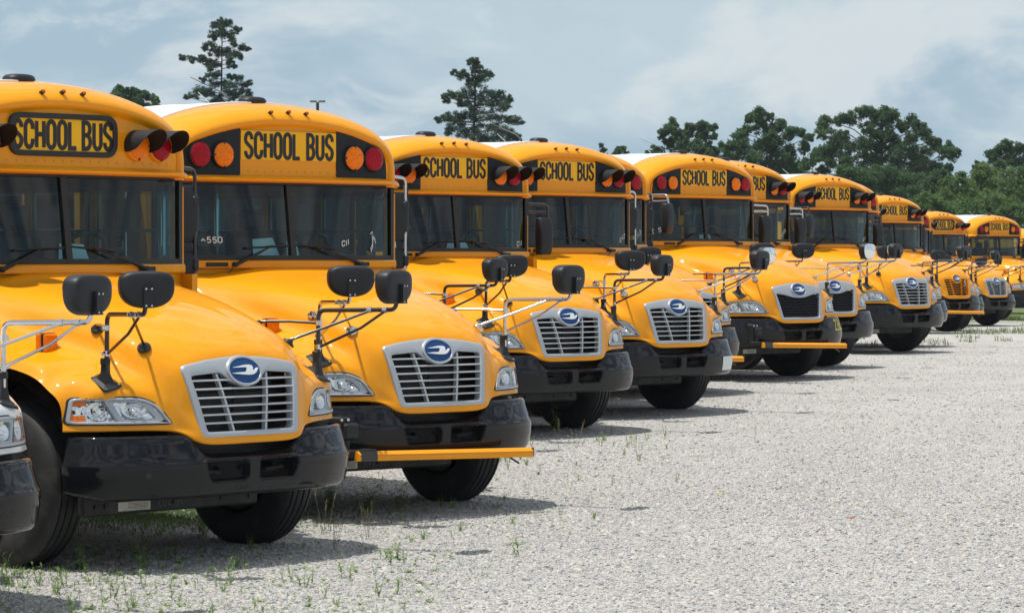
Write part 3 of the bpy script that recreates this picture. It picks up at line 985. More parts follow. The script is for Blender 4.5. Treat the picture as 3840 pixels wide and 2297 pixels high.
def ribbon(mb, path, closed, w, fmap, mi=0):
    n = len(path); L = []; Rr = []
    for i in range(n):
        p = Vector(path[i])
        a = Vector(path[i - 1]) if (i > 0 or closed) else p
        b = Vector(path[(i + 1) % n]) if (i < n - 1 or closed) else p
        d1 = (p - a); d2 = (b - p)
        if d1.length < 1e-9: d1 = d2
        if d2.length < 1e-9: d2 = d1
        d1.normalize(); d2.normalize()
        t = (d1 + d2)
        if t.length < 1e-6: t = d1
        t.normalize(); nrm = Vector((-t.y, t.x))
        k = 1 / max(.55, nrm.dot(Vector((-d1.y, d1.x))))
        L.append(fmap(*(p + nrm * w / 2 * k))); Rr.append(fmap(*(p - nrm * w / 2 * k)))
    m = n if closed else n - 1
    vs = L + Rr
    mb.add(vs, [(i, (i + 1) % n, n + (i + 1) % n, n + i) for i in range(m)], mi)
def text_strokes(s, h, lw, gap, space):
    """list of (path, closed) and total width"""
    x = 0; out = []
    for ch in s:
        if ch == ' ':
            x += space; continue
        ww = lw * (.35 if ch == '1' else 1)
        for path, cl in glyph(ch):
            out.append(([(x + a * ww, b * h) for a, b in path], cl))
        x += ww + gap
    return out, x - gap
def lettering(name, s, mat, h, lw, gap, space, stroke, fm, center=True, flip=False, slope=0.0, jitter=0.0, seed=1):
    st, W = text_strokes(s, h, lw, gap, space)
    rnd = random.Random(seed)
    mb = MB()
    for i, (path, cl) in enumerate(st):
        jy = rnd.uniform(-jitter, jitter) * h
        def f(a, b, jy=jy):
            a2 = a - (W / 2 if center else 0); b2 = b + jy - h / 2 + slope * a2
            if flip: a2, b2 = -a2, -b2
            return fm(a2, b2)
        ribbon(mb, path, cl, stroke, f)
    return mb.mesh(name, [mat], smooth=0, doubles=False)
SIGNZ = 2.742
def sign_panel():
    mb = MB(); G = []
    for i in range(15):
        y = lerp(-.462, .470, i / 14)
        G.append([(xface(y) + o, y, z) for o, z in ((-.004, 2.632), (.0045, 2.633), (.0045, 2.853), (-.004, 2.854))])
    mb.grid(G)
    return mb.mesh('sign', ['sign_yellow'], smooth=30)
def sign_round():
    P = roundpoly([(-.44, 2.600), (.44, 2.600), (.44, 2.838), (-.44, 2.838)], .085, 8)
    mb = MB(); slab(mb, P, lambda y, z: xface(y), .0, .006, (0, 2.72), n=90)
    return mb.mesh('sign', ['sign_yellow'], smooth=30)
def sign_round_frame():
    P = roundpoly([(-.462, 2.578), (.462, 2.578), (.462, 2.860), (-.462, 2.860)], .10, 8)
    Q = roundpoly([(-.425, 2.614), (.425, 2.614), (.425, 2.824), (-.425, 2.824)], .07, 8)
    return ring_mesh('sign_frame', 'rubber_black', P, Q, lambda y, z: xface(y), -.002, .022, .004, (0, 2.72), n=140, rnd=.006)
PANEL = [(.472, 2.504), (.472, 2.886), (.56, 2.878), (.69, 2.852), (.80, 2.820), (.88, 2.782), (.945, 2.735), (.985, 2.68), (1.0, 2.62), (1.003, 2.504)]
def panel_mesh(s):
    mb = MB()
    P = roundpoly(PANEL, [.004, .012] + [.05] * 7 + [.004])
    slab(mb, P, lambda y, z: xface(y) + .0, -.004, .008, (.70, 2.68), s, n=72)
    return mb.mesh('light_panel', ['panel_black'], smooth=30)
LIGHTS = [(.640, 2.664, 'lens_amber'), (.850, 2.662, 'lens_red')]
def light_housing(y, z, mat):
    mb = MB(); x = xface(y) + .004
    mb.lathe([(-.01, .104), (.022, .102), (.028, .098), (.028, .090), (.015, .088)], (x, y, z), (1, 0, 0), 32)
    return mb.mesh('warning_light', [mat], smooth=40)
def light_lens(y, z, mat):
    mb = MB(); x = xface(y) + .004
    mb.lathe([(.012, .0935), (.026, .0935), (.034, .088), (.040, .07), (.044, .04), (.045, 0.0)], (x, y, z), (1, 0, 0), 32)
    return mb.mesh('lens', [mat], smooth=50)
def light_notches(y, z):
    mb = MB(); x = xface(y) + .004
    for k in range(4):
        a = PI / 2 * k + .0
        mb.box(.026, .037, -.006, .006, .079, .097, M=Matrix.Translation((x, y, z)) @ Matrix.Rotation(a, 4, 'X'))
    return mb.mesh('screw', ['rubber_black'], smooth=0)
def visor_mesh(y, z):
    mb = MB(); x = xface(y); rows = []
    for r, x0, dx in ((.108, .0, 0), (.108, .0, 1), (.104, .0, 1), (.104, .0, 0)):
        row = []
        for k in range(25):
            a = lerp(R(-22), R(202), k / 24)
            t = math.sin(max(0, min(PI, (a - R(-22)) / R(224) * PI)))
            L = .05 + .20 * t ** .55
            row.append((x + .002 + dx * L, y + r * math.cos(a), z + r * math.sin(a)))
        rows.append(row)
    mb.grid(rows)
    return mb.mesh('visor', ['panel_black'], smooth=45)
def marker_mesh(y):
    mb = MB(); z = 3.005 - .02 * (y / .17) ** 2 * .3
    mb.lathe([(-.03, .015), (.008, .015), (.010, .012)], (-1.672, y, z), (.93, 0, .36), 14)
    return mb.mesh('marker_light', ['rubber_black'], smooth=40)
def marker_lens(y):
    mb = MB(); z = 3.005 - .02 * (y / .17) ** 2 * .3
    mb.lathe([(.008, .0125), (.016, .011), (.020, .006), (.021, 0)], (-1.672, y, z), (.93, 0, .36), 12)
    return mb.mesh('lens', ['lens_marker'], smooth=50)

# ---- windshield
def wx(y, z):
    t = (z - 1.899) / (2.469 - 1.899)
    return lerp(-1.622, -1.690, t) - lerp(.195, .128, t) * (abs(y) / 1.15) ** 2.3
def ws_pane(s):
    mb = MB(); F = []; Bk = []
    for i in range(17):
        y = lerp(.018, 1.150, i / 16)
        F.append([(wx(y, z) - .004, s * y, z) for z in np.linspace(1.88, 2.47, 9)])
    mb.grid(F)
    return mb.mesh('windshield_pane', ['windshield_glass'], smooth=60)
def ws_frame():
    mb = MB()
    def strip(pts, w, d=.016):
        # pts list of (y, z) ; vertical/horizontal strips
        pass
    def hstrip(z0, z1):
        G = []
        for i in range(41):
            y = lerp(-1.172, 1.172, i / 40)
            G.append([(wx(y, z0) - .02, y, z0), (wx(y, z0) + .012, y, z0), (wx(y, z1) + .012, y, z1), (wx(y, z1) - .02, y, z1)])
        mb.grid(G)
    hstrip(1.855, 1.905); hstrip(2.442, 2.490)
    def vstrip(y0, y1, slant=0.0, o=.014):
        G = []
        for i in range(11):
            z = lerp(1.86, 2.48, i / 10)
            G.append([(wx(y0, z) - .03, y0, z), (wx(y0, z) + o, y0, z), (wx(y1, z) + o, y1, z), (wx(y1, z) - .03, y1, z)])
        mb.grid(G)
    vstrip(-.026, .026); vstrip(1.138, 1.180); vstrip(-1.180, -1.138)
    return mb.mesh('windshield_frame', ['rubber_black'], smooth=30)
def cx(y): return -1.592 - .185 * (abs(y) / 1.17) ** 2.2
def cowl_mesh(mat):
    mb = MB(); G = []
    for i in range(49):
        y = lerp(-1.175, 1.175, i / 48); x = cx(y)
        G.append([(wx(y, 1.87) - .03, y, 1.868), (x - .012, y, 1.868), (x, y, 1.858), (x, y, 1.815), (x - .008, y, 1.806), (x - .035, y, 1.800), (x - .045, y, 1.70), (x - .06, y, 1.55)])
    mb.grid(G)
    return mb.mesh('cowl', [mat], smooth=35)
def cowl_plate(s):
    mb = MB(); y0, y1 = .62, .80
    G = []
    for i in range(7):
        y = lerp(y0, y1, i / 6); x = cx(y)
        G.append([(x, s * y, 1.821), (x + .008, s * y, 1.823), (x + .008, s * y, 1.851), (x, s * y, 1.853)])
    mb.grid(G)
    for y in (y0 + .012, y1 - .012):
        mb.lathe([(.0, .006), (.012, .006), (.013, 0)], (cx(y), s * y, 1.837), (1, 0, 0), 8)
    return mb.mesh('wiper_plate', ['plastic_black'], smooth=30)
def wiper_mesh(yp, ya, yb, za=1.962, zb=1.978):
    mb = MB()
    xp = cx(yp) + .012
    ym = lerp(ya, yb, .52); zm = lerp(za, zb, .52)
    mb.lathe([(-.01, .02), (.02, .02), (.026, .012), (.027, 0)], (xp, yp, 1.838), (1, 0, 0), 12)
    elbow = (lerp(xp, wx(ym, zm), .55) + .035, lerp(yp, ym, .45), lerp(1.838, zm, .45))
    mb.tube([(xp + .012, yp, 1.838), elbow, (wx(ym, zm) + .03, ym, zm)], [.016, .011, .006], 6)
    pts = [(wx(y, z) + .014, y, z) for y, z in [(lerp(ya, yb, i / 8), lerp(za, zb, i / 8) ) for i in range(9)]]
    mb.tube(pts, .008, 6)
    mb.tube([(wx(lerp(ya, yb, .25), zm) + .022, lerp(ya, yb, .25), lerp(za, zb, .25)), (wx(ym, zm) + .034, ym, zm + .006), (wx(lerp(ya, yb, .8), zm) + .022, lerp(ya, yb, .8), lerp(za, zb, .8))], .006, 5)
    # washer hose
    mb.tube([(xp, yp - .02, 1.83), (xp + .03, yp - .05, 1.80), (xp + .015, yp - .075, 1.77)], .004, 5)
    return mb.mesh('wiper', ['plastic_black'], smooth=40)

# ---- body
XB0, XB1 = -1.90, -10.9
def roof_mesh(mat):
    mb = MB(); rows = []
    L = [(y * 1.003, z + .012) for y, z in OL if z >= 2.62]
    rows.append([(-2.052, y * .998, z - .016) for y, z in L])
    rows.append([(-2.054, y, z) for y, z in L])
    for x in (-2.08, -4, -6, -8, -10, -10.7): rows.append([(x, y * (1.002), z + .004) for y, z in L])
    rows.append([(-10.86, y * .97, 2.6 + (z - 2.6) * .93) for y, z in L])
    rows.append([(-10.95, y * .90, 2.6 + (z - 2.6) * .80) for y, z in L])
    mb.grid(rows)
    for x in np.arange(-2.9, -10.5, -.72):      # roof ribs
        G = []
        for o, h in ((-.03, .002), (-.02, .010), (.02, .010), (.03, .002)):
            G.append([(x + o, y * (1 + h / 1.2), z + h * .9) for y, z in L])
        mb.grid(G)
    return mb.mesh('roof', [mat], smooth=40)
WIN = [(-2.75 - k * .715) for k in range(11)]
def side_mesh(s, mat):
    mb = MB(); y = 1.215
    def pl(x0, x1, z0, z1, t=.05): mb.box(x0, x1, s * y, s * (y - t), z0, z1)
    door = s < 0
    x0 = -2.72 if door else XB0
    pl(-2.60, XB1, .72, 1.80) if door else pl(-1.70, XB1, 1.10, 1.80)
    if not door: pl(-1.80, XB1, .72, 1.10)
    pl(XB0, XB1, 2.40, 2.66)
    if door: pl(-1.835, -1.925, .90, 2.42)
    for x in WIN: pl(x + .035, x - .035, 1.80, 2.40)
    pl(XB1 + .10, XB1, 1.80, 2.40)
    if not door:
        pl(-1.92, -1.84, 1.80, 2.40)
    # rub rails
    for z in (.86, 1.12, 1.42):
        mb.box(-2.65, XB1, s * y, s * (y + .012), z, z + .045, .006, mi=1)
    return mb.mesh('side_wall', [mat, 'rubber_black'], smooth=30)
def pane_mesh(s):
    mb = MB(); mb.box(-.0335, -.68, s * 1.195, s * 1.190, 1.815, 2.385)
    return mb.mesh('window', ['window_glass'], smooth=0)
def sash_mesh(s):
    mb = MB()
    for z0, z1 in ((1.80, 1.825), (2.09, 2.11), (2.375, 2.40)): mb.box(-.034, -.681, s * 1.206, s * 1.182, z0, z1)
    for x in (-.034, -.66): mb.box(x, x - .02, s * 1.206, s * 1.182, 1.825, 2.375)
    return mb.mesh('sash', ['window_frame'], smooth=0)
def door_mesh():
    mb = MB(); y = -1.21
    for x in (-1.93, -2.255, -2.29, -2.62): mb.box(x, x - .04, y, y + .04, .55, 2.44, .006)
    for x0, x1 in ((-1.97, -2.255), (-2.33, -2.62)):
        for z in (.55, 1.35, 2.38): mb.box(x0, x1, y, y + .04, z, z + .06, .006)
    return mb.mesh('door', ['rubber_black'], smooth=30)
def door_panes():
    mb = MB()
    for x0, x1 in ((-1.97, -2.255), (-2.33, -2.62)):
        mb.box(x0, x1, -1.192, -1.187, .61, 1.35); mb.box(x0, x1, -1.192, -1.187, 1.41, 2.38)
    return mb.mesh('door_glass', ['window_glass'], smooth=0)
def shell_mesh():
    """floor, dash, rear wall, headliner, step"""
    mb = MB()
    mb.box(-1.80, XB1, -1.17, 1.17, .86, .93, mi=0)
    mb.box(XB1, XB1 - .05, -1.17, 1.17, .72, 1.75, mi=1)
    mb.box(XB1, XB1 - .05, -1.17, 1.17, 2.35, 2.7, mi=1)
    for y in (-1.17, -.45, .39, 1.11): mb.box(XB1, XB1 - .05, y, y + .06, 1.75, 2.35, mi=1)
    # headliner
    L = inset(.045)
    mb.grid([[(x, y, z) for y, z in L if z > 2.5] for x in (-1.95, -5, XB1)], mi=1)
    # firewall
    mb.box(-1.76, -1.80, -1.15, 1.15, .75, 1.70, mi=0)
    return mb.mesh('cabin_shell', ['interior_dark', 'interior_panel'], smooth=30)
def dash_mesh():
    mb = MB(); G = []
    for i in range(31):
        y = lerp(-1.13, 1.13, i / 30); b = .05 * math.exp(-((y - .55) / .32) ** 2)
        x = wx(y, 1.88)
        G.append([(x - .03, y, 1.80), (x - .06, y, 1.872), (x - .20, y, 1.885 + b), (x - .34, y, 1.87 + b), (x - .40, y, 1.80), (x - .42, y, 1.45)])
    mb.grid(G)
    return mb.mesh('dashboard', ['interior_dark'], smooth=45)
def wheel_steer():
    mb = MB(); c = Vector((-2.20, .55, 1.90)); M = Matrix.Translation(c) @ Matrix.Rotation(R(-52), 4, 'Y')
    pts = [M @ Vector((.23 * math.cos(2 * PI * k / 28), .23 * math.sin(2 * PI * k / 28), 0)) for k in range(29)]
    mb.tube(pts, .017, 8, caps=False)
    for a in (0, 2.1, 4.2): mb.tube([M @ Vector((0, 0, -.03)), M @ Vector((.22 * math.cos(a), .22 * math.sin(a), 0))], .012, 6)
    mb.lathe([(-.06, .05), (0, .06), (.01, .04), (.012, 0)], M @ Vector((0, 0, -.03)), M.to_3x3() @ Vector((0, 0, 1)), 14)
    mb.tube([M @ Vector((0, 0, -.06)), M @ Vector((0, 0, -.45))], .03, 8)
    return mb.mesh('steering_wheel', ['plastic_black'], smooth=50)
def seat_mesh():
    mb = MB()
    mb.box(0, -.40, -.47, .47, .30, .44, .05)
    mb.box(-.36, -.47, -.47, .47, .40, 1.05, .05)
    for y in (-.42, .36): mb.box(-.05, -.09, y, y + .04, 0, .32); mb.box(-.38, -.42, y, y + .04, 0, .32)
    return mb.mesh('seat', ['seat_vinyl'], smooth=40)
def driver_seat():
    mb = MB()
    mb.box(-2.35, -2.85, .28, .80, 1.30, 1.42, .04); mb.box(-2.78, -2.92, .30, .78, 1.40, 2.10, .05); mb.box(-2.80, -2.90, .42, .66, 2.10, 2.28, .04)
    mb.box(-2.45, -2.75, .42, .66, .93, 1.30)
    return mb.mesh('driver_seat', ['seat_vinyl'], smooth=40)
def stanchions():
    mb = MB()
    mb.tube([(-2.72, -.42, .93), (-2.72, -.42, 2.85)], .018, 8); mb.tube([(-2.98, .30, .93), (-2.98, .30, 2.85)], .018, 8)
    mb.tube([(-2.72, -.42, 1.85), (-2.72, -1.1, 1.85)], .016, 8)
    mb.tube([(-2.05, -1.12, 1.2), (-2.6, -1.08, 1.6), (-2.62, -1.08, 1.9)], .014, 8)
    return mb.mesh('handrail', ['chrome'], smooth=40)
def guard_panel():
    mb = MB(); mb.box(-2.70, -2.74, -.44, -1.14, .93, 1.75, .01); mb.box(-2.97, -3.0, .30, 1.14, .93, 1.75, .01)
    return mb.mesh('guard_panel', ['interior_panel'], smooth=30)

# ---- wheels
def tyre_mesh(w=.285, r=.515, inner=.29):
    h = w / 2
    prof = [(-h + .03, inner), (-h + .005, inner + .03), (-h - .004, inner + .12), (-h + .008, r - .05), (-h + .03, r - .014)]
    gro = [-.075, -.027, .027, .075]
    prof.append((-h + .05, r))
    for g in gro: prof += [(g - .007, r + .002), (g - .006, r - .013), (g + .006, r - .013), (g + .007, r + .002)]
    prof += [(h - .05, r)]
    prof += [(-a, b) for a, b in prof[4::-1]]
    mb = MB(); mb.lathe(prof, (0, 0, 0), (0, 1, 0), 64)
    # shoulder sipes
    for k in range(64):
        M = Matrix.Rotation(2 * PI * k / 64, 4, 'Y')
        for s in (-1, 1): mb.box(-.002, .002, s * (h - .060), s * (h - .038), r - .02, r - .004, M=M)
    return mb.mesh('tyre', ['tyre_rubber'], smooth=35)
def wheel_mesh(s):
    mb = MB()
    mb.lathe([(s * .12, .30), (s * .125, .285), (s * .08, .27), (s * .05, .20), (s * .055, .14), (s * .09, .13), (s * .13, .10), (s * .15, .06), (s * .152, 0)], (0, 0, 0), (0, 1, 0), 32)
    mb.lathe([(-s * .12, .30), (-s * .12, .27), (s * .04, .26)], (0, 0, 0), (0, 1, 0), 32)
    for k in range(10):
        a = 2 * PI * k / 10
        mb.lathe([(s * .05, .016), (s * .085, .016), (s * .09, .01)], (.17 * math.cos(a), 0, .17 * math.sin(a)), (0, 1, 0), 6)
    return mb.mesh('wheel', ['rim_steel'], smooth=35)
def chassis_mesh():
    mb = MB()
    for s in (-1, 1):
        mb.box(-.15, -10.6, s * .38, s * .46, .62, .86)
        mb.tube([(AXLE, s * .45, .50), (AXLE - .02, s * .46, .62)], .09, 8)
        mb.box(AXLE - .55, AXLE + .55, s * .40, s * .48, .50, .545)
    mb.box(AXLE - .05, AXLE + .05, -.90, .90, .38, .50, .015)
    mb.box(AXLE - 5.2, AXLE - 5.4, -.9, .9, .45, .60, .03)
    mb.lathe([(-.25, .12), (-.15, .23), (.15, .23), (.25, .12)], (-7.1, 0, .5), (1, 0, 0), 18)
    mb.box(-7.2, -7.0, -.8, .8, .44, .56, .03)
    mb.box(-.75, -1.7, -.36, .36, .45, 1.30, .05)
    mb.box(-2.0, -10.6, -1.1, 1.1, .70, .84)
    mb.box(-4.2, -5.6, -1.05, -.55, .40, .70, .03)
    mb.box(-3.6, -5.0, .55, 1.05, .40, .70, .03)
    for s in (-1, 1):       # inner fender
        G = []
        for k in range(13):
            a = lerp(R(-8), R(188), k / 12)
            G.append([(AXLE + .64 * math.cos(a), s * .74, .56 + .61 * math.sin(a)), (AXLE + .64 * math.cos(a), s * 1.09, .56 + .61 * math.sin(a))])
        mb.grid(G)
        mb.box(AXLE - .66, AXLE + .60, s * .72, s * .735, .55, 1.22)
    return mb.mesh('chassis', ['under_black'], smooth=35)
def crossmember_mesh():
    mb = MB(); mb.box(-.34, -.26, -1.02, .42, .345, .47, .012)
    for y in (-.86, -.94, -.3, .1, .34): mb.lathe([(0, .016), (.012, .016), (.013, 0)], (-.26, y, .40), (1, 0, 0), 6)
    return mb.mesh('crossmember', ['under_black'], smooth=35)
def crossmember_label():
    mb = MB(); mb.box(-.262, -.257, -.76, -.50, .365, .42)
    for k in range(5): mb.box(-.2568, -.2565, -.68, -.52, .376 + k * .008, .379 + k * .008, mi=1)
    return mb.mesh('warning_label', ['label_white', 'label_ink'], smooth=0)
def radiator_mesh():
    mb = MB()
    mb.box(-.14, -.10, -.50, .50, .72, 1.26)
    for k in range(30): mb.box(-.10, -.094, -.48, .48, .74 + k * .0175, .745 + k * .0175)
    for y in (-.36, 0, .30): mb.tube([(-.06, y, .80), (-.05, y + .02, 1.2)], .012, 6)
    mb.box(-.09, -.05, -.44, .44, 1.06, 1.075)
    return mb.mesh('radiator', ['radiator'], smooth=0)

# ---- fender mirrors
def smooth_path(pts, r=.06, n=6):
    P = [Vector(p) for p in pts]; out = [P[0]]
    for i in range(1, len(P) - 1):
        a = P[i - 1] - P[i]; b = P[i + 1] - P[i]; d = min(r, a.length * .45, b.length * .45)
        A = P[i] + a.normalized() * d; Bq = P[i] + b.normalized() * d
        for k in range(n + 1):
            t = k / n; out.append(A * (1 - t) ** 2 + P[i] * 2 * t * (1 - t) + Bq * t * t)
    out.append(P[-1]); return out
MC = Vector((.345, 1.058, 1.745))
def S3(p, s): return (p[0], s * p[1], p[2])
def cv_tube(s, mat):
    mb = MB()
    mb.tube(smooth_path([S3(p, s) for p in ((-.20, .90, 1.22), (-.197, .898, 1.572), (.335, 1.066, 1.580), (.350, 1.072, 1.66))], .055), .0145, 10)
    return mb.mesh('fender_mirror', [mat], smooth=50)
def cv_brace(s, mat, k):
    mb = MB()
    P = [[(-.198, .899, 1.33), (.10, .99, 1.46), (.265, 1.045, 1.570)], [(-.172, .628, 1.388), (-.01, .815, 1.475), (.16, 1.012, 1.572)], [(-.53, .695, 1.498), (-.36, .80, 1.500), (-.200, .897, 1.490)]][k]
    mb.tube([S3(p, s) for p in P], .0095, 8)
    return mb.mesh('brace', [mat], smooth=50)
CLAMPS = (((-.198, .899, 1.335), (0, 0, 1)), ((-.199, .899, 1.490), (0, 0, 1)), ((.265, 1.045, 1.578), (.95, .3, 0)), ((.16, 1.012, 1.577), (.95, .3, 0)))
def cv_clamp(s, k):
    mb = MB(); c, a = CLAMPS[k]
    mb.lathe([(-.016, .0155), (-.016, .0195), (.016, .0195), (.016, .0155)], S3(c, s), S3(a, s), 10)
    mb.box(c[0] - .006, c[0] + .006, s * (c[1] + .012), s * (c[1] + .040), c[2] - .014, c[2] + .014, .003)
    return mb.mesh('clamp', ['chrome'], smooth=40)
def cv_foot(s):
    mb = MB(); c = Vector((-.225, .90, 1.168))
    def pl(px, py, o): return (c.x + px, s * (c.y + py), c.z + o - .52 * px - .22 * py)
    out = roundpoly([(-.075, -.060), (.085, -.075), (.085, .060), (-.060, .060)], .014, 3)
    n = len(out); G = [[pl(a, b, -.012) for a, b in out], [pl(a, b, .0) for a, b in out], [pl(a * .55, b * .55, .010) for a, b in out]]
    ring = []
    for a, b in out:
        t = math.atan2(b, a); ring.append((.030 * math.cos(t) + .012, .030 * math.sin(t)))
    G.append([(c.x + a, s * (c.y + b), c.z + .045) for a, b in ring]); G.append([(c.x + a, s * (c.y + b), c.z + .105) for a, b in [((q[0] - .012) * .9 + .014, q[1] * .9) for q in ring]])
    mb.grid(G, wrap=True)
    mb.lathe([(.0, .031), (.035, .031), (.040, .026), (.040, .012)], (c.x + .012, s * c.y, c.z + .100), (0, 0, 1), 18)
    for px, py in ((.068, .045), (.068, -.056), (-.056, .045), (-.058, -.045)):
        mb.lathe([(0, .008), (.006, .008), (.009, 0)], pl(px, py, .001), (.3, 0, 1), 8, mi=1)
    return mb.mesh('mount', ['plastic_black', 'chrome'], smooth=38)
def cv_cup(s, k, mat):
    mb = MB()
    P, N, top = [((-.178, .622, 1.374), (.40, .55, .72), (.19, 1.02, 1.565)), ((-.535, .69, 1.487), (.25, .55, .8), (-.52, .70, 1.515))][k]
    mb.lathe([(-.016, .044), (-.004, .040), (.004, .022), (.016, .014), (.024, 0)], S3(P, s), S3(N, s), 18)
    return mb.mesh('suction_cup', [mat], smooth=45)
def head_outline(n=40, W=.165, Ht=.115):
    pts = []
    for k in range(n):
        a = 2 * PI * k / n; c, s_ = math.cos(a), math.sin(a)
        e = .58 if s_ > 0 else .86
        pts.append((math.copysign(abs(c) ** e, c) * W, math.copysign(abs(s_) ** e, s_) * (Ht * (.80 if s_ > 0 else 1.12))))
    return pts
def cv_basis(s, turn=0.0):
    d = Vector((MC.x + 2.1, s * MC.y - .45, 0)).normalized()
    d = Matrix.Rotation(turn, 3, 'Z') @ d
    side = Vector((-d.y, d.x, 0)); return d, side, Vector((0, 0, 1))
def cv_head(s, turn):
    d, e, u = cv_basis(s, turn); c = Vector(S3(MC, s)); mb = MB(); rows = []
    for dep, sc in ((-.055, .985), (-.050, 1.0), (0.0, .995), (.018, .985), (.030, .955), (.038, .90), (.044, .78), (.048, .5), (.050, .01)):
        rows.append([tuple(c + d * dep + e * (p[0] * sc) + u * (p[1] * sc)) for p in head_outline()])
    mb.grid(rows, wrap=True)
    # mounting bracket on the shell
    def M(a, b, q): return c + d * a + e * b + u * q
    vs = [M(a, b, q) for a in (.030, .072) for b in (-.028, .028) for q in (-.125, .0)]
    mb.add(vs, [(0, 1, 3, 2), (4, 6, 7, 5), (0, 4, 5, 1), (2, 3, 7, 6), (0, 2, 6, 4), (1, 5, 7, 3)])
    for b, q in ((-.017, -.012), (.017, -.012), (-.017, -.112), (.017, -.112)):
        mb.lathe([(0, .006), (.006, .006), (.007, 0)], M(.072, b, q), d, 8, mi=1)
    return mb.mesh('mirror_shell', ['plastic_black', 'chrome'], smooth=42)
def cv_glass(s, turn):
    d, e, u = cv_basis(s, turn); c = Vector(S3(MC, s)); mb = MB(); rows = []
    for dep, sc in ((-.054, .96), (-.075, .85), (-.098, .6), (-.110, .3), (-.114, .01)):
        rows.append([tuple(c + d * dep + e * (p[0] * sc) + u * (p[1] * sc)) for p in head_outline()])
    mb.grid(rows, wrap=True)
    return mb.mesh('mirror_glass', ['mirror_face'], smooth=60)

# ---- rear view mirrors beside the windshield
def rbox_head(mb, c, w, d, h, rz, mi=0, bow=.02):
    M = Matrix.Translation(c) @ Matrix.Rotation(rz, 4, 'Z'); rows = []
    for t, k in ((-1, .80), (-.97, .92), (-.9, .98), (-.5, 1.0), (0, 1.02), (.5, 1.0), (.9, .98), (.97, .92), (1, .80)):
        row = []
        for j in range(20):
            a = 2 * PI * j / 20; ca, sa = math.cos(a), math.sin(a)
            px = math.copysign(abs(ca) ** .45, ca) * d / 2 * k + (bow * (1 - t * t) if ca > 0 else 0); py = math.copysign(abs(sa) ** .45, sa) * w / 2 * k
            row.append(tuple(M @ Vector((px, py, t * h / 2))))
        rows.append(row)
    mb.grid(rows, wrap=True, mi=mi)
    mb.add(rows[0], [tuple(range(20))], mi); mb.add(rows[-1], [tuple(range(20))], mi)
def rv_tube(s, kind, mat):
    mb = MB()
    if kind == 'A':
        mb.tube(smooth_path([S3(p, s) for p in ((-1.86, 1.20, 2.535), (-1.90, 1.375, 2.525), (-1.90, 1.372, 1.80), (-1.84, 1.19, 1.58))], .06), .0140, 10)
        mb.tube(smooth_path([S3(p, s) for p in ((-1.95, 1.16, 2.40), (-1.99, 1.335, 2.36), (-1.99, 1.33, 1.62), (-1.95, 1.20, 1.50))], .06), .0140, 10)
    elif s > 0:
        mb.tube(smooth_path([(-1.86, 1.18, 2.385), (-1.80, 1.465, 2.375), (-1.80, 1.47, 2.22)], .05), .0155, 10)
        mb.tube([(-1.86, 1.18, 2.295), (-1.80, 1.465, 2.295)], .0135, 8)
    else:
        mb.tube(smooth_path([(-1.86, -1.18, 2.36), (-1.55, -1.33, 2.40), (-1.42, -1.34, 2.485), (-1.10, -1.345, 2.485), (-1.07, -1.345, 2.34)], .05), .0155, 10)
        mb.tube(smooth_path([(-1.86, -1.18, 2.27), (-1.52, -1.33, 2.31), (-1.40, -1.34, 2.40), (-1.085, -1.345, 2.405)], .04), .0135, 8)
        mb.tube([(-1.38, -1.34, 2.40), (-1.38, -1.34, 2.485)], .0115, 8)
    return mb.mesh('side_mirror', [mat], smooth=50)
def rv_head(s, kind, k=0):
    mb = MB()
    if kind == 'A':
        c, w, d, h, rz, bow = [((-1.955, 1.315, 2.215), .19, .07, .40, -14, .035), ((-1.965, 1.315, 1.865), .19, .08, .20, -14, .03), ((-1.90, 1.25, 1.66), .14, .07, .16, -8, .03)][k]
        rbox_head(mb, S3(c, s), w, d, h, s * R(rz), bow=bow)
        if k < 2:
            z = (2.30, 1.86)[k]; mb.box(-1.925, -1.875, s * 1.345, s * 1.395, z - .04, z + .04, .008)
    elif s > 0:
        rbox_head(mb, (-1.80, 1.405, 2.035), .175, .10, .40, R(-4), bow=.03)
    else:
        rbox_head(mb, (-1.09, -1.36, 2.17), .175, .10, .40, R(12), bow=.03)
    return mb.mesh('mirror_shell', ['plastic_black'], smooth=40)
def rv_cable(s):
    mb = MB(); mb.tube([S3(p, s) for p in ((-1.90, 1.345, 2.50), (-1.89, 1.395, 2.42), (-1.905, 1.352, 2.2), (-1.89, 1.392, 2.0), (-1.90, 1.36, 1.7))], .005, 5)
    return mb.mesh('cable', ['rubber_black'], smooth=40)
def rv_mount(s):
    mb = MB(); mb.box(-1.90, -1.83, s * 1.17, s * 1.22, 2.25, 2.41, .01)
    return mb.mesh('mount', ['plastic_black'], smooth=40)

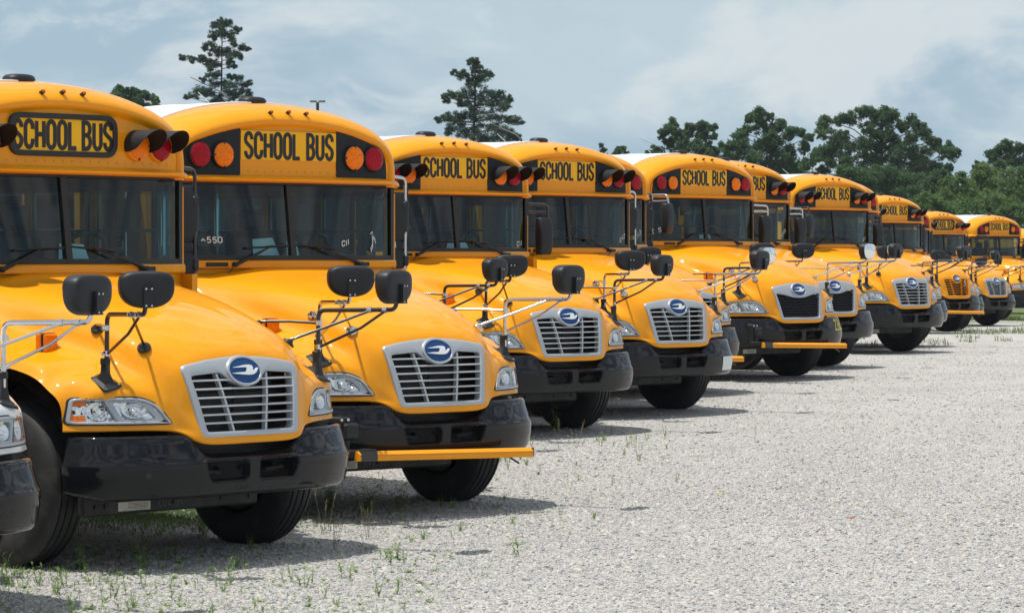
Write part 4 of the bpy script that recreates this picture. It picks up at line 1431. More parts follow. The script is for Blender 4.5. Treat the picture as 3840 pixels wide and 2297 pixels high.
# ---- small parts
def turn_signal(s):
    mb = MB(); c = Vector((-.76, s * .90, 1.388))
    mb.box(c.x - .045, c.x + .045, c.y - s * .030, c.y + s * .030, c.z - .115, c.z - .055, .012)
    mb.tube([(c.x, c.y, c.z - .09), (c.x, c.y, c.z - .05)], .02, 8)
    mb.box(c.x - .034, c.x + .022, c.y - s * .058, c.y + s * .058, c.z - .062, c.z + .062, .008)
    return mb.mesh('turn_signal', ['plastic_black'], smooth=35)
def turn_lens(s):
    mb = MB(); c = Vector((-.76, s * .90, 1.388))
    mb.box(c.x + .020, c.x + .045, c.y - s * .054, c.y + s * .054, c.z - .058, c.z + .058, .01)
    mb.box(c.x - .028, c.x + .016, c.y + s * .055, c.y + s * .070, c.z - .058, c.z + .058, .006)
    return mb.mesh('lens', ['lens_amber'], smooth=30)
def vent_mesh():
    mb = MB(); c = (-2.13, .0, 3.075); rows = []
    for z, k in ((.0, 1.0), (.025, 1.0), (.05, .93), (.066, .78), (.074, .5), (.076, .02)):
        row = []
        for j in range(28):
            a = 2 * PI * j / 28; ca, sa = math.cos(a), math.sin(a)
            row.append((c[0] + math.copysign(abs(ca) ** .75, ca) * .085 * k, c[1] + math.copysign(abs(sa) ** .75, sa) * .115 * k, c[2] + .008 + z * .75))
        rows.append(row)
    mb.grid(rows, wrap=True)
    return mb.mesh('roof_vent', ['plastic_black'], smooth=50)
def antenna_mesh():
    mb = MB()
    mb.lathe([(0, .022), (.02, .02), (.03, .012), (.05, .012)], (-2.42, 0, 3.085), (0, 0, 1), 12)
    mb.tube([(-2.42, 0, 3.13), (-2.50, -.02, 3.19), (-2.86, -.05, 3.32)], [.008, .006, .003], 6)
    return mb.mesh('antenna', ['tube_black'], smooth=40)
def antenna_short():
    mb = MB()
    mb.tube([(-2.68, .0, 3.08), (-2.69, 0, 3.12), (-2.80, -.02, 3.20)], [.010, .006, .003], 6)
    return mb.mesh('antenna', ['chrome'], smooth=40)
def gate_bar(mat):
    mb = MB()
    P = [Vector((.215, -.90, .492)), Vector((.235, .76, .450))]
    sec = [(.002, .036), (.030, .012), (.023, .002), (.031, -.010), (.024, -.034), (-.022, -.034), (-.026, -.012), (-.020, 0), (-.026, .012), (-.020, .034)]
    def ring(t): 
        p = P[0].lerp(P[1], t); return [(p.x + a, p.y, p.z + b) for a, b in sec]
    n = 10
    mb.grid([ring(t) for t in np.linspace(.102, 1, n)], wrap=True)
    mb.add(ring(1.0), [tuple(range(10))])
    mb.grid([ring(0.0), ring(.012)], wrap=True); mb.add(ring(0.0), [tuple(range(10))])
    return mb.mesh('crossing_gate', [mat], smooth=30)
def gate_sleeve():
    mb = MB()
    P = [Vector((.215, -.90, .492)), Vector((.235, .76, .450))]
    sec = [(.027, .036), (.027, -.036), (-.027, -.036), (-.027, .036)]
    mb.grid([[(P[0].lerp(P[1], t).x + a, P[0].lerp(P[1], t).y, P[0].lerp(P[1], t).z + b) for a, b in sec] for t in (.012, .102)], wrap=True)
    for t in (.012, .102):
        p = P[0].lerp(P[1], t); mb.add([(p.x + a, p.y, p.z + b) for a, b in sec], [(0, 1, 2, 3)])
    p = P[1]
    mb.box(p.x - .03, p.x + .03, p.y, p.y + .012, p.z - .034, p.z + .034, .006)
    mb.tube([(p.x - .01, .45, .43), (p.x - .01, .55, .425), (p.x, .64, .375)], .009, 6)
    return mb.mesh('gate_sleeve', ['tube_black'], smooth=35)
def gate_bracket():
    mb = MB()
    mb.box(-.02, .085, -.955, -.86, .53, .765, .012); mb.box(.05, .13, -.93, -.80, .60, .72, .015)
    mb.tube([(.10, -.90, .50), (.10, -.90, .60)], .025, 10); mb.box(.02, .20, -.96, -.70, .505, .535, .006)
    for y, z in ((-.875, .745), (-.875, .70), (-.875, .62), (-.875, .555), (-.935, .745)):
        mb.lathe([(0, .012), (.008, .012), (.012, 0)], (.086, y, z), (1, 0, 0), 8, mi=1)
    return mb.mesh('gate_hinge', ['under_black', 'chrome'], smooth=35)
def plugs_mesh():
    mb = MB()
    for y, z in ((-.80, .60),):
        mb.lathe([(-.002, .022), (.004, .021), (.005, 0)], (bumper_fit(y) - .004, y, z), (.9, -.35, 0), 14)
    return mb.mesh('bumper_plug', ['rubber_black'], smooth=40)
def sticker_mesh():
    mb = MB(); G = []
    for i in range(9):
        y = lerp(.70, 1.115, i / 8)
        G.append([(bump_x(y, z) + .0045, y, z) for z in (.495, .54, .58, .62, .650)])
    mb.grid(G)
    return mb.mesh('sticker', ['sticker_white'], smooth=40)
def ws_text(s, y0, z0, h, mat='chalk', stroke=.0075, slope=0.0, lw=None, seed=1):
    lw = lw or h * .75
    return lettering('handwriting', s, mat, h, lw, lw * .45, lw, stroke, lambda a, b: (wx(y0 + a, z0 + b) + .004, y0 + a, z0 + b), slope=slope, jitter=.12, seed=seed)

def copy_wheel(root, x, y, s):
    w = link('wheel', cached(('wheel', s), lambda: wheel_mesh(s)), root, (x, y, .515))
    t = link('tyre', cached('tyre', tyre_mesh), w)
    return w

def build_bus(cfg):
    paint = cfg.get('paint', 'yellow_paint'); arms = 'chrome' if cfg['arms'] == 'chrome' else 'tube_black'
    tx, ty, yaw, dz = cfg['pos']
    root = bpy.data.objects.new('school_bus', None)
    COL.objects.link(root)
    root.location = (tx, ty, dz); root.rotation_euler = (0, 0, R(yaw - 90))
    root.empty_display_size = .5
    tag(root, cfg['label'], 'school bus', 'school buses parked side by side')
    def P(name, key, fn, parent=root): return link(name, cached(key, fn), parent)
    full = cfg.get('lod', 0) == 0
    # front end
    P('hood', ('hood', paint), lambda: hood_mesh(paint))
    gm = cfg.get('grille', 'bar')
    gmat = 'yellow_paint' if gm == 'yellow' else 'silver_paint'
    gin = G_INH if gm == 'hex' else G_IN
    g = P('grille', ('grille', gmat, gm == 'hex'), lambda: ring_mesh('grille', gmat, G_OUT, gin, gx_, -.02, .016, -.045, (0, 1.02), n=200, rnd=.008))
    if gm == 'hex':
        P('honeycomb', 'hex', hex_mesh, g)
    else:
        for k, hf in ((0, -1), (0, 1), (1, 0), (2, 0), (3, 0), (4, 0), (5, 0)): P('grille_bar', ('bar', k, gmat, hf), lambda: bar_mesh(k, 'silver_lit' if gmat == 'silver_paint' else gmat, hf), g)
        for s in (-1, 1): P('grille_upright', ('vbar', s, gmat), lambda s=s: vbar_mesh(s, 'silver_lit' if gmat == 'silver_paint' else gmat), g)
    e = P('emblem', 'emblem', emblem_mesh)
    P('emblem_rim', ('erim', gmat), lambda: emblem_rim(gmat), e)
    P('bird', 'bird', bird_mesh, e)
    P('radiator', 'radiator', radiator_mesh)
    for s in (-1, 1):
        h = P('headlight', ('hl', s), lambda: hl_bezel(s))
        P('gasket', ('hlg', s), lambda: hl_gasket(s), h)
        P('reflector', ('hlr', s), lambda: hl_reflector(s), h)
        P('lamp_bowl', ('hlb', s), lambda: hl_bowl(s, (.985, .985), .055, .95), h)
        P('lamp_bowl', ('hlb2', s), lambda: hl_bowl(s, (.79, .985), .046, 1.6), h)
        P('lamp_surround', ('hld', s), lambda: hl_divider(s), h)
        P('amber_marker', ('hla', s), lambda: hl_amber(s), h)
        P('lens', ('hll', s), lambda: hl_lens(s), h)
        t = P('turn_signal', ('ts', s), lambda: turn_signal(s))
        P('lens', ('tsl', s), lambda: turn_lens(s), t)
        # fender mirror
        turn = cfg.get('turn', {}).get(s, 0.0)
        am = arms if not cfg.get('armL') or s < 0 else cfg['armL']
        cm = 'chrome' if arms == 'chrome' else 'plastic_black'
        cv = P('fender_mirror', ('cv', s, am), lambda: cv_tube(s, am))
        for k in range(3): P('brace', ('cvb', s, am, k), lambda k=k: cv_brace(s, am, k), cv)
        for k in range(4): P('clamp', ('cvc', s, k), lambda k=k: cv_clamp(s, k), cv)
        P('mount', ('cvf', s), lambda: cv_foot(s), cv)
        for k in range(2): P('suction_cup', ('cvs', s, k, cm), lambda k=k: cv_cup(s, k, cm), cv)
        P('mirror_shell', ('cvh', s, turn), lambda: cv_head(s, turn), cv)
        P('mirror_glass', ('cvg', s, turn), lambda: cv_glass(s, turn), cv)
        rk = cfg.get('rv', 'A')
        rv = P('side_mirror', ('rv', s, rk, arms), lambda: rv_tube(s, rk, arms))
        for k in range(3 if rk == 'A' else 1): P('mirror_shell', ('rvh', s, rk, k), lambda k=k: rv_head(s, rk, k), rv)
        if rk == 'A': P('cable', ('rvc', s), lambda: rv_cable(s), rv)
        else: P('mount', ('rvm', s), lambda: rv_mount(s), rv)
        copy_wheel(root, AXLE, s * .985, s)
        copy_wheel(root, -7.1, s * .92, s)
    b = P('bumper', 'bumper', bumper_mesh)
    for s in (-1, 1): P('bumper_opening', ('bo', s), lambda: opening_mesh(s), b)
    P('bumper_plug', 'plug', plugs_mesh, b)
    P('tow_beam', 'tow', behind_bumper)
    P('chassis', 'chassis', chassis_mesh)
    c = P('crossmember', 'cross', crossmember_mesh)
    if full: P('warning_label', 'clabel', crossmember_label, c)
    if cfg.get('frame_no'):
        link('chalk_number', lettering('chalk_number', cfg['frame_no'], 'chalk_dim', .034, .026, .014, .03, .004, lambda a, z: (-.2575, -.33 + a, .395 + z), flip=True, jitter=.1), c)
    if cfg.get('sticker'): P('sticker', 'sticker', sticker_mesh, b)
    if cfg.get('digits'):
        link('fleet_number', lettering('fleet_number', cfg['digits'], 'digit_yellow', .135, .050, .028, .03, .017, lambda a, z: (bump_x(.905 + a, .735 + z) + .0045, .905 + a, .735 + z)), b)
    # cab
    P('roof_cap', ('cap', paint), lambda: cap_mesh(paint))
    br = P('brim', ('brim', paint), lambda: brim_mesh(paint))
    tag(P('rivets', ('rivet', paint), lambda: rivet_strip(paint), br), kind='stuff')
    if cfg.get('sign') == 'round':
        sg = P('sign', 'sround', sign_round)
        P('sign_frame', 'sframe', sign_round_frame, sg)
        P('lettering', 'sletr', lambda: lettering('lettering', 'SCHOOL BUS', 'letter_black', .172, .060, .0330, .024, .0305, lambda a, z: (xface(a) + .0085, a, 2.72 + z)), sg)
    else:
        sg = P('sign', 'spanel', sign_panel)
        P('lettering', 'slet', lambda: lettering('lettering', 'SCHOOL BUS', 'letter_black', .184, .060, .0335, .042, .0305, lambda a, z: (xface(a) + .007, a + .005, SIGNZ + z)), sg)
        for s in (-1, 1): P('light_panel', ('panel', s), lambda: panel_mesh(s))
    hm = paint if cfg.get('sign') == 'round' else 'panel_black'
    for s in (-1, 1):
        for k, (y, z, lm) in enumerate(LIGHTS):
            wl = P('warning_light', ('wl', s, k, hm), lambda: light_housing(s * y, z, hm))
            P('lens', ('wll', s, k), lambda: light_lens(s * y, z, lm), wl)
            tag(P('screws', ('wls', s, k), lambda: light_notches(s * y, z), wl), kind='stuff')
            if cfg.get('visor'): P('visor', ('wlv', s, k), lambda: visor_mesh(s * y, z), wl)
    for y in (-.173, 0, .173):
        mk = P('marker_light', ('mk', y), lambda: marker_mesh(y))
        P('lens', ('mkl', y), lambda: marker_lens(y), mk)
    P('windshield_frame', 'wsf', ws_frame)
    for s in (-1, 1):
        P('windshield_pane', ('wsp', s), lambda: ws_pane(s))
        P('wiper_plate', ('wpl', s), lambda: cowl_plate(s))
    P('wiper', 'wipL', lambda: wiper_mesh(-.565, -.45, -.045))
    P('wiper', 'wipR', lambda: wiper_mesh(.690, .42, .025, 1.955, 1.985))
    P('cowl', ('cowl', paint), lambda: cowl_mesh(paint))
    for i, (txt, y0, z0, h, sl) in enumerate(cfg.get('texts', ())):
        link('handwriting', ws_text(txt, y0, z0, h, slope=sl, seed=i + 3), root)
    # body
    P('roof', ('roof', cfg.get('roof', 'roof_white')), lambda: roof_mesh(cfg.get('roof', 'roof_white')))
    P('roof_vent', 'vent', vent_mesh)
    if cfg.get('antenna', 0) >= 2: P('antenna', 'ant', antenna_mesh)
    if cfg.get('antenna', 0) >= 1: P('antenna', 'ant2', antenna_short)
    for s in (-1, 1):
        P('side_wall', ('side', s, paint), lambda: side_mesh(s, paint))
        for x in WIN[:-1] + ([-2.035] if s > 0 else []):
            w = link('window', cached(('pane', s), lambda: pane_mesh(s)), root, (x, 0, 0))
            link('sash', cached(('sash', s), lambda: sash_mesh(s)), w)
    d = P('door', 'door', door_mesh)
    P('door_glass', 'doorg', door_panes, d)
    P('cabin_shell', 'shell', shell_mesh)
    P('dashboard', 'dash', dash_mesh)
    P('steering_wheel', 'steer', wheel_steer)
    P('driver_seat', 'dseat', driver_seat)
    P('handrail', 'rail', stanchions)
    P('guard_panel', 'guard', guard_panel)
    for k in range(9 if full else 4):
        for y in (-.66, .66):
            link('seat', cached('seat', seat_mesh), root, (-3.15 - k * .74, y, .93))
    if cfg.get('gate'):
        gt = P('crossing_gate', ('gate', paint), lambda: gate_bar(paint))
        P('gate_sleeve', 'gsl', gate_sleeve, gt)
        P('gate_hinge', 'ghi', gate_bracket, gt)
    return root

BUSES = [
 dict(pos=(-3.24, 15.9, 46.5, -.13), paint='white_paint', arms='chrome', label='white bus cut off at the left edge, fender corner and chrome mirror arm showing'),
 dict(pos=(-1.709, 19.142, 48.29, -.122), arms='black', sign='round', visor=True, frame_no='381303',
      label='nearest yellow school bus, its sign in a rounded black frame, silver bar grille'),
 dict(pos=(-.579, 22.378, 42.73, -.101), arms='chrome', antenna=2, gate=True, frame_no='381965', texts=(('^550', -.725, 2.022, .042, 0), ('C11', .556, 2.005, .040, .2), ('J', .885, 2.052, .075, 0)),
      label='second yellow school bus, bare round lights, 550 chalked on windshield, gate bar on bumper'),
 dict(pos=(-1.15, 28.4, 44, -.06), arms='black', visor=True,
      label='yellow school bus set far back behind the second bus, only its black fender mirror showing'),
 dict(pos=(.535, 30.955, 42.88, -.028), arms='black', visor=True, rv='B', texts=(('C11', 1.02, 1.957, .05, .1),),
      label='yellow school bus third in the row, hooded lights and C11 chalked on the windshield'),
 dict(pos=(1.793, 33.987, 44.15, .018), arms='chrome', visor=True, antenna=2, sticker=True, texts=(('C12', 1.02, 1.985, .05, .5),),
      label='yellow school bus with a white sticker on its bumper and C12 on the windshield'),
 dict(pos=(2.145, 37.674, 44.0, .066), arms='black', gate=True, turn={1: PI}, texts=(('C13', .975, 1.995, .06, .6),),
      label='mostly hidden yellow school bus with C13 on its windshield, left of number 22605'),
 dict(pos=(3.809, 41.262, 43.72, .122), arms='chrome', grille='hex', rv='B', antenna=2, gate=True, digits='22605', turn={1: PI}, texts=(('I 5', -.89, 2.01, .06, .15),),
      label='yellow school bus with black honeycomb grille, yellow fleet number 22605 on bumper'),
 dict(pos=(4.676, 44.853, 44.59, .131), arms='chrome', grille='hex', visor=True, rv='B', texts=(('C15', .978, 2.01, .055, .5),),
      label='half hidden yellow school bus with honeycomb grille and C15 on the windshield'),
 dict(pos=(6.763, 52.247, 44.87, .116), arms='black', visor=True, rv='B', antenna=1, texts=(('52100', -.75, 2.01, .045, 0), ('C17', .975, 1.96, .05, .2)),
      label='yellow school bus with hooded lights and 52100 chalked on its windshield, silver bar grille'),
 dict(pos=(7.30, 55.55, 44.8, .127), arms='black', lod=1,
      label='yellow school bus hidden behind the 52100 bus, only its edge and red light showing'),
 dict(pos=(9.819, 68.141, 44.83, .054), arms='black', visor=True, grille='yellow', gate=True, roof='yellow_paint', lod=1,
      label='far yellow school bus whose bar grille is painted yellow'),
 dict(pos=(10.70, 73.3, 44.8, -.06), arms='black', roof='yellow_paint', lod=1,
      label='far yellow school bus hidden behind the yellow grille bus, one red light showing'),
 dict(pos=(12.875, 81.921, 45.22, -.117), arms='black', sign='round', visor=True, roof='yellow_paint', lod=1,
      label='far yellow school bus with its sign in a rounded black frame'),
 dict(pos=(15.678, 90.372, 43.05, -.118), arms='black', rv='B', antenna=1, lod=1,
      label='last fully shown yellow school bus at the right, white roof and bare lights'),
 dict(pos=(20.4, 110.5, 44, -.36), arms='black', visor=True, roof='yellow_paint', lod=1,
      label='farthest yellow school bus cut off at the right edge'),
]
ROOTS = [build_bus(c) for c in BUSES]

# ================================================================== gravel (loose stones over the lot)
def gravel():
    # wedge of the lot in front of and beneath the buses; density falls with distance
    mb_v = []; mb_f = []; dens = []
    Y = list(np.arange(14.5, 60.1, .5)); nx = 24
    for y in Y:
        x0 = -.172 * y - 1.0; x1 = .172 * y + 1.0
        for i in range(nx + 1):
            mb_v.append((lerp(x0, x1, i / nx), y, (gz(y - .8) + gz(y) + gz(y + .8)) / 3 + .001))
            nz_ = .5 + .5 * mnoise.noise(Vector((mb_v[-1][0] * .55, y * .28, 3.3))) + .25 * mnoise.noise(Vector((mb_v[-1][0] * 1.7, y * .8, 7.1)))
            dens.append((.40 + 1.15 * max(0.0, min(1.0, nz_))) * interp(y, [(14, 2600), (20, 2200), (25, 1300), (32, 600), (42, 220), (60, 60)]))
    for j in range(len(Y) - 1):
        for i in range(nx):
            a = j * (nx + 1) + i; mb_f.append((a, a + 1, a + nx + 2, a + nx + 1))
    me = bpy.data.meshes.new('gravel'); me.from_pydata(mb_v, [], mb_f)
    at = me.attributes.new('dens', 'FLOAT', 'POINT'); at.data.foreach_set('value', dens)
    me.materials.append(MATS['gravel_stone'])
    ob = link('gravel', me)
    tag(ob, 'loose pale crushed stones covering the lot', kind='stuff')
    ng = bpy.data.node_groups.new('gravel', 'GeometryNodeTree')
    ng.interface.new_socket('Geometry', in_out='INPUT', socket_type='NodeSocketGeometry')
    ng.interface.new_socket('Geometry', in_out='OUTPUT', socket_type='NodeSocketGeometry')
    N = ng.nodes.new; Lk = ng.links.new
    gi = N('NodeGroupInput'); go = N('NodeGroupOutput')
    dp = N('GeometryNodeDistributePointsOnFaces'); dp.distribute_method = 'RANDOM'; dp.inputs['Seed'].default_value = 5
    na = N('GeometryNodeInputNamedAttribute'); na.data_type = 'FLOAT'; na.inputs['Name'].default_value = 'dens'
    Lk(gi.outputs[0], dp.inputs['Mesh']); Lk(na.outputs['Attribute'], dp.inputs['Density'])
    jg = N('GeometryNodeJoinGeometry')
    for k in range(4):
        ic = N('GeometryNodeMeshIcoSphere'); ic.inputs['Radius'].default_value = 1.0; ic.inputs['Subdivisions'].default_value = 2
        sp = N('GeometryNodeSetPosition')
        nz = N('ShaderNodeTexNoise'); nz.noise_dimensions = '4D'; nz.inputs['Scale'].default_value = .9; nz.inputs['W'].default_value = 3.7 * k; nz.inputs['Detail'].default_value = 1.5
        vm = N('ShaderNodeVectorMath'); vm.operation = 'MULTIPLY_ADD'; vm.inputs[1].default_value = (1.8, 1.8, 1.8); vm.inputs[2].default_value = (-.9, -.9, -.9)
        Lk(nz.outputs['Color'], vm.inputs[0]); Lk(vm.outputs[0], sp.inputs['Offset']); Lk(ic.outputs['Mesh'], sp.inputs['Geometry'])
        g2 = N('GeometryNodeGeometryToInstance'); Lk(sp.outputs[0], g2.inputs[0]); Lk(g2.outputs[0], jg.inputs[0])
    sm = N('GeometryNodeSetMaterial'); sm.inputs['Material'].default_value = MATS['gravel_stone']; Lk(jg.outputs[0], sm.inputs['Geometry'])
    ip = N('GeometryNodeInstanceOnPoints'); Lk(dp.outputs['Points'], ip.inputs['Points']); Lk(sm.outputs[0], ip.inputs['Instance'])
    ip.inputs['Pick Instance'].default_value = True
    rv = N('FunctionNodeRandomValue'); rv.data_type = 'FLOAT_VECTOR'; rv.inputs['Min'].default_value = (0, 0, 0); rv.inputs['Max'].default_value = (.5, .5, 6.28)
    Lk(rv.outputs[0], ip.inputs['Rotation'])
    # size: mostly small, a few large; flattened
    r1 = N('FunctionNodeRandomValue'); r1.data_type = 'FLOAT'; r1.inputs[2].default_value = 0; r1.inputs[3].default_value = 1; r1.inputs['Seed'].default_value = 9
    pw = N('ShaderNodeMath'); pw.operation = 'POWER'; pw.inputs[1].default_value = 9.0; Lk(r1.outputs[1], pw.inputs[0])
    ma = N('ShaderNodeMath'); ma.operation = 'MULTIPLY_ADD'; ma.inputs[1].default_value = .0130; ma.inputs[2].default_value = .0050; Lk(pw.outputs[0], ma.inputs[0])
    r2 = N('FunctionNodeRandomValue'); r2.data_type = 'FLOAT_VECTOR'; r2.inputs['Min'].default_value = (.9, .7, .35); r2.inputs['Max'].default_value = (1.5, 1.1, .65); r2.inputs['Seed'].default_value = 3
    vs_ = N('ShaderNodeVectorMath'); vs_.operation = 'SCALE'; Lk(r2.outputs[0], vs_.inputs[0]); Lk(ma.outputs[0], vs_.inputs['Scale'])
    Lk(vs_.outputs[0], ip.inputs['Scale'])
    Lk(ip.outputs[0], go.inputs[0])
    md = ob.modifiers.new('stones', 'NODES'); md.node_group = ng
gravel()

# ================================================================== weeds and grass
def leaf(mb, base, d, L, W, droop, mi=0, n=4):
    d = Vector(d).normalized(); side = Vector((-d.y, d.x, 0))
    if side.length < 1e-3: side = Vector((1, 0, 0))
    side.normalize(); G = []
    for i in range(n + 1):
        t = i / n; p = Vector(base) + d * L * t + Vector((0, 0, -droop * L * t * t)); w = W * math.sin(PI * (.12 + .88 * t) ** .8) * .5
        G.append([p - side * w + Vector((0, 0, w * .3)), p, p + side * w + Vector((0, 0, w * .3))])
    mb.grid(G, mi=mi)
def weed_mesh(seed, kind):
    r = random.Random(seed); mb = MB()
    if kind == 'stem':
        for st in range(r.randint(1, 3)):
            h = r.uniform(.05, .13); lean = Vector((r.uniform(-.3, .3), r.uniform(-.3, .3), 1)).normalized()
            b = Vector((r.uniform(-.02, .02), r.uniform(-.02, .02), -.01))
            mb.tube([b, b + lean * h * .5, b + lean * h], [.002, .0016, .001], 4)
            for k in range(r.randint(7, 12)):
                t = r.uniform(.15, 1); a = r.uniform(0, 2 * PI)
                leaf(mb, b + lean * h * t, (math.cos(a), math.sin(a), r.uniform(.4, 1.5)), r.uniform(.025, .055), r.uniform(.007, .013), r.uniform(.1, .5))
    elif kind == 'rosette':
        for k in range(r.randint(8, 14)):
            a = r.uniform(0, 2 * PI)
            leaf(mb, (0, 0, -.003), (math.cos(a), math.sin(a), r.uniform(.3, 1.6)), r.uniform(.04, .085), r.uniform(.009, .016), r.uniform(.2, .7))
    elif kind == 'tuft':
        for k in range(r.randint(12, 22)):
            a = r.uniform(0, 2 * PI)
            leaf(mb, (r.uniform(-.01, .01), r.uniform(-.01, .01), -.005), (math.cos(a), math.sin(a), r.uniform(1.2, 4)), r.uniform(.06, .14), .004, r.uniform(.1, .5))
    elif kind == 'bushy':
        for st in range(r.randint(4, 6)):
            h = r.uniform(.14, .30); lean = Vector((r.uniform(-.45, .45), r.uniform(-.45, .45), 1)).normalized(); b = Vector((r.uniform(-.03, .03), r.uniform(-.03, .03), -.01))
            mb.tube([b, b + lean * h * .5, b + lean * h], [.003, .002, .001], 4)
            for k in range(r.randint(10, 16)):
                t = r.uniform(.15, 1); a = r.uniform(0, 2 * PI)
                leaf(mb, b + lean * h * t, (math.cos(a), math.sin(a), r.uniform(-.1, 1.0)), r.uniform(.04, .09), r.uniform(.009, .016), r.uniform(.2, .6))
    elif kind == 'stalk':
        for st in range(r.randint(2, 5)):
            h = r.uniform(.18, .34); lean = Vector((r.uniform(-.25, .25), r.uniform(-.25, .25), 1)).normalized(); b = Vector((r.uniform(-.02, .02), r.uniform(-.02, .02), -.01))
            tip = b + lean * h + Vector((r.uniform(-.04, .04), 0, -.01))
            mb.tube([b, b + lean * h * .6, tip], [.0018, .0014, .001], 4)
            for k in range(9):
                t = .7 + .3 * k / 8
                p = b + lean * h * t; a = r.uniform(0, 2 * PI)
                leaf(mb, p, (math.cos(a), math.sin(a), 1.5), .018, .004, .2, n=2)
    return mb.mesh('weed', ['weed_dry' if kind == 'stalk' else 'weed_leaf'], smooth=60)
WEEDS = {k: [weed_mesh(i * 7 + len(k), k) for i in range(n)] for k, n in (('stem', 6), ('rosette', 5), ('tuft', 4), ('bushy', 3), ('stalk', 4))}
rw = random.Random(11)
WLAB = {'stem': 'small green weed sprouting from the gravel', 'rosette': 'low leafy weed growing flat on the gravel', 'tuft': 'thin grass tuft growing in the gravel',
        'bushy': 'tall bushy weed growing in the shade beneath the buses', 'stalk': 'dry seed stalks standing up from the gravel'}
def weed(kind, x, y, s):
    o = link({'stem': 'weed', 'rosette': 'weed', 'tuft': 'grass_tuft', 'bushy': 'bushy_weed', 'stalk': 'seed_stalk'}[kind], rw.choice(WEEDS[kind]))
    o.location = (x, y, gz(y) + .004); o.rotation_euler = (0, 0, rw.uniform(0, 6.28)); o.scale = (s, s, s * rw.uniform(.85, 1.2))
    tag(o, WLAB[kind], 'weed', WLAB[kind] + ' (group)' if False else 'weeds: ' + WLAB[kind])
for k in range(150):      # front left, before the nearest bus
    y = 16.5 + 3.6 * rw.random() ** 1.1; u = rw.random() ** 1.1
    x = lerp(-.167 * y, -.45, u)
    weed(rw.choices(['stem', 'rosette', 'tuft', 'stalk'], [5, 3.6, 1.0, .0])[0], x, y, rw.uniform(.5, 1.15))
for k in range(60):       # thinning out to the right, along the bus fronts
    y = rw.uniform(19.0, 31.5); x = (y - 19) * .155 - 1.0 + rw.gauss(.25, .55)
    weed(rw.choices(['stem', 'rosette', 'tuft', 'stalk'], [4, 2, 2, 1])[0], x, y, rw.uniform(.6, 1.1))
for k in range(34):       # in the shade under and between the first buses
    i = rw.choice([1, 1, 2, 2, 4]); tx, ty, yaw, dz = BUSES[i]['pos']; a = R(yaw)
    f_, s_ = rw.uniform(-2.8, -.2), rw.uniform(-1.8, 1.2)
    weed(rw.choice(['bushy', 'stem', 'rosette', 'stem', 'tuft']), tx + f_ * math.sin(a) + s_ * math.cos(a), ty - f_ * math.cos(a) + s_ * math.sin(a), rw.uniform(.6, 1.0))
for x, y, k, s in ((-1.28, 21.0, 'stalk', 1.15), (-.98, 20.75, 'stalk', .8), (.45, 29.3, 'stalk', 1.1), (.62, 29.5, 'stalk', .9), (-1.35, 22.9, 'bushy', 1.1), (-1.72, 18.6, 'stem', .9), (-2.1, 20.9, 'bushy', 1.0), (-1.05, 22.6, 'bushy', 1.0)):
    weed(k, x, y, s)
def grass_field():
    r = random.Random(4); mb = MB()
    def blade(x, y, h):
        a = r.uniform(0, 2 * PI); dx, dy = math.cos(a), math.sin(a); z = gz(y) - .005; w = r.uniform(.004, .010)
        lx, ly = r.uniform(-.4, .4) * h, r.uniform(-.4, .4) * h
        mb.add([(x - dx * w, y - dy * w, z), (x + dx * w, y + dy * w, z), (x + lx * .4 + dx * w * .7, y + ly * .4 + dy * w * .7, z + h * .6), (x + lx * .4 - dx * w * .7, y + ly * .4 - dy * w * .7, z + h * .6), (x + lx, y + ly, z + h)],
               [(0, 1, 2, 3), (3, 2, 4)])
    cl = [(r.uniform(10, 17.5), r.uniform(66, 100), r.uniform(.3, 1.2)) for k in range(60)] + [(r.uniform(4, 12), r.uniform(50, 72), r.uniform(.2, .5)) for k in range(40)]
    for cx_, cy_, rad in cl:
        if cx_ > .20 * cy_: continue
        for k in range(int(80 * rad + 16)):
            a = r.uniform(0, 2 * PI); q = rad * math.sqrt(r.random())
            blade(cx_ + q * math.cos(a) * .8, cy_ + q * 2.2 * math.sin(a), r.uniform(.04, .15))
    me = mb.mesh('grass', ['grass_blade'], smooth=0, doubles=False)
    tag(link('grass', me), 'patches of pale green grass at the far end of the lot', kind='stuff')
grass_field()
def sprouts():
    r = random.Random(8); mb = MB()
    for k in range(1900):
        y = 16.4 + 10 * r.random() ** 1.4; x = lerp(-.168 * y, -.4 + (y - 17) * .18, r.random() ** 1.1)
        for j in range(r.randint(2, 4)):
            a = r.uniform(0, 2 * PI); leaf(mb, (x, y, gz(y) + .003), (math.cos(a), math.sin(a), r.uniform(.5, 2)), r.uniform(.014, .042), r.uniform(.003, .007), .3, n=2)
    tag(link('ground_cover', mb.mesh('ground_cover', ['weed_leaf'], smooth=60, doubles=False)), 'tiny green sprouts scattered in the gravel', kind='stuff')
sprouts()
def moss():
    r = random.Random(21); mb = MB()
    for k in range(9000):
        i = r.choice([1, 2, 2]); tx, ty, yaw, dz = BUSES[i]['pos']; a = R(yaw)
        f_, s_ = r.gauss(-1.6, .7), r.gauss(-1.5, .55)
        x, y = tx + f_ * math.sin(a) + s_ * math.cos(a), ty - f_ * math.cos(a) + s_ * math.sin(a)
        for j in range(3):
            b = r.uniform(0, 2 * PI); leaf(mb, (x, y, gz(y) + .003), (math.cos(b), math.sin(b), r.uniform(.5, 3)), r.uniform(.02, .06), r.uniform(.004, .007), .3, n=2)
    tag(link('low_weeds', mb.mesh('low_weeds', ['leaf_mid'], smooth=60, doubles=False)), 'low weed mat in the shade between the first buses', kind='stuff')
moss()

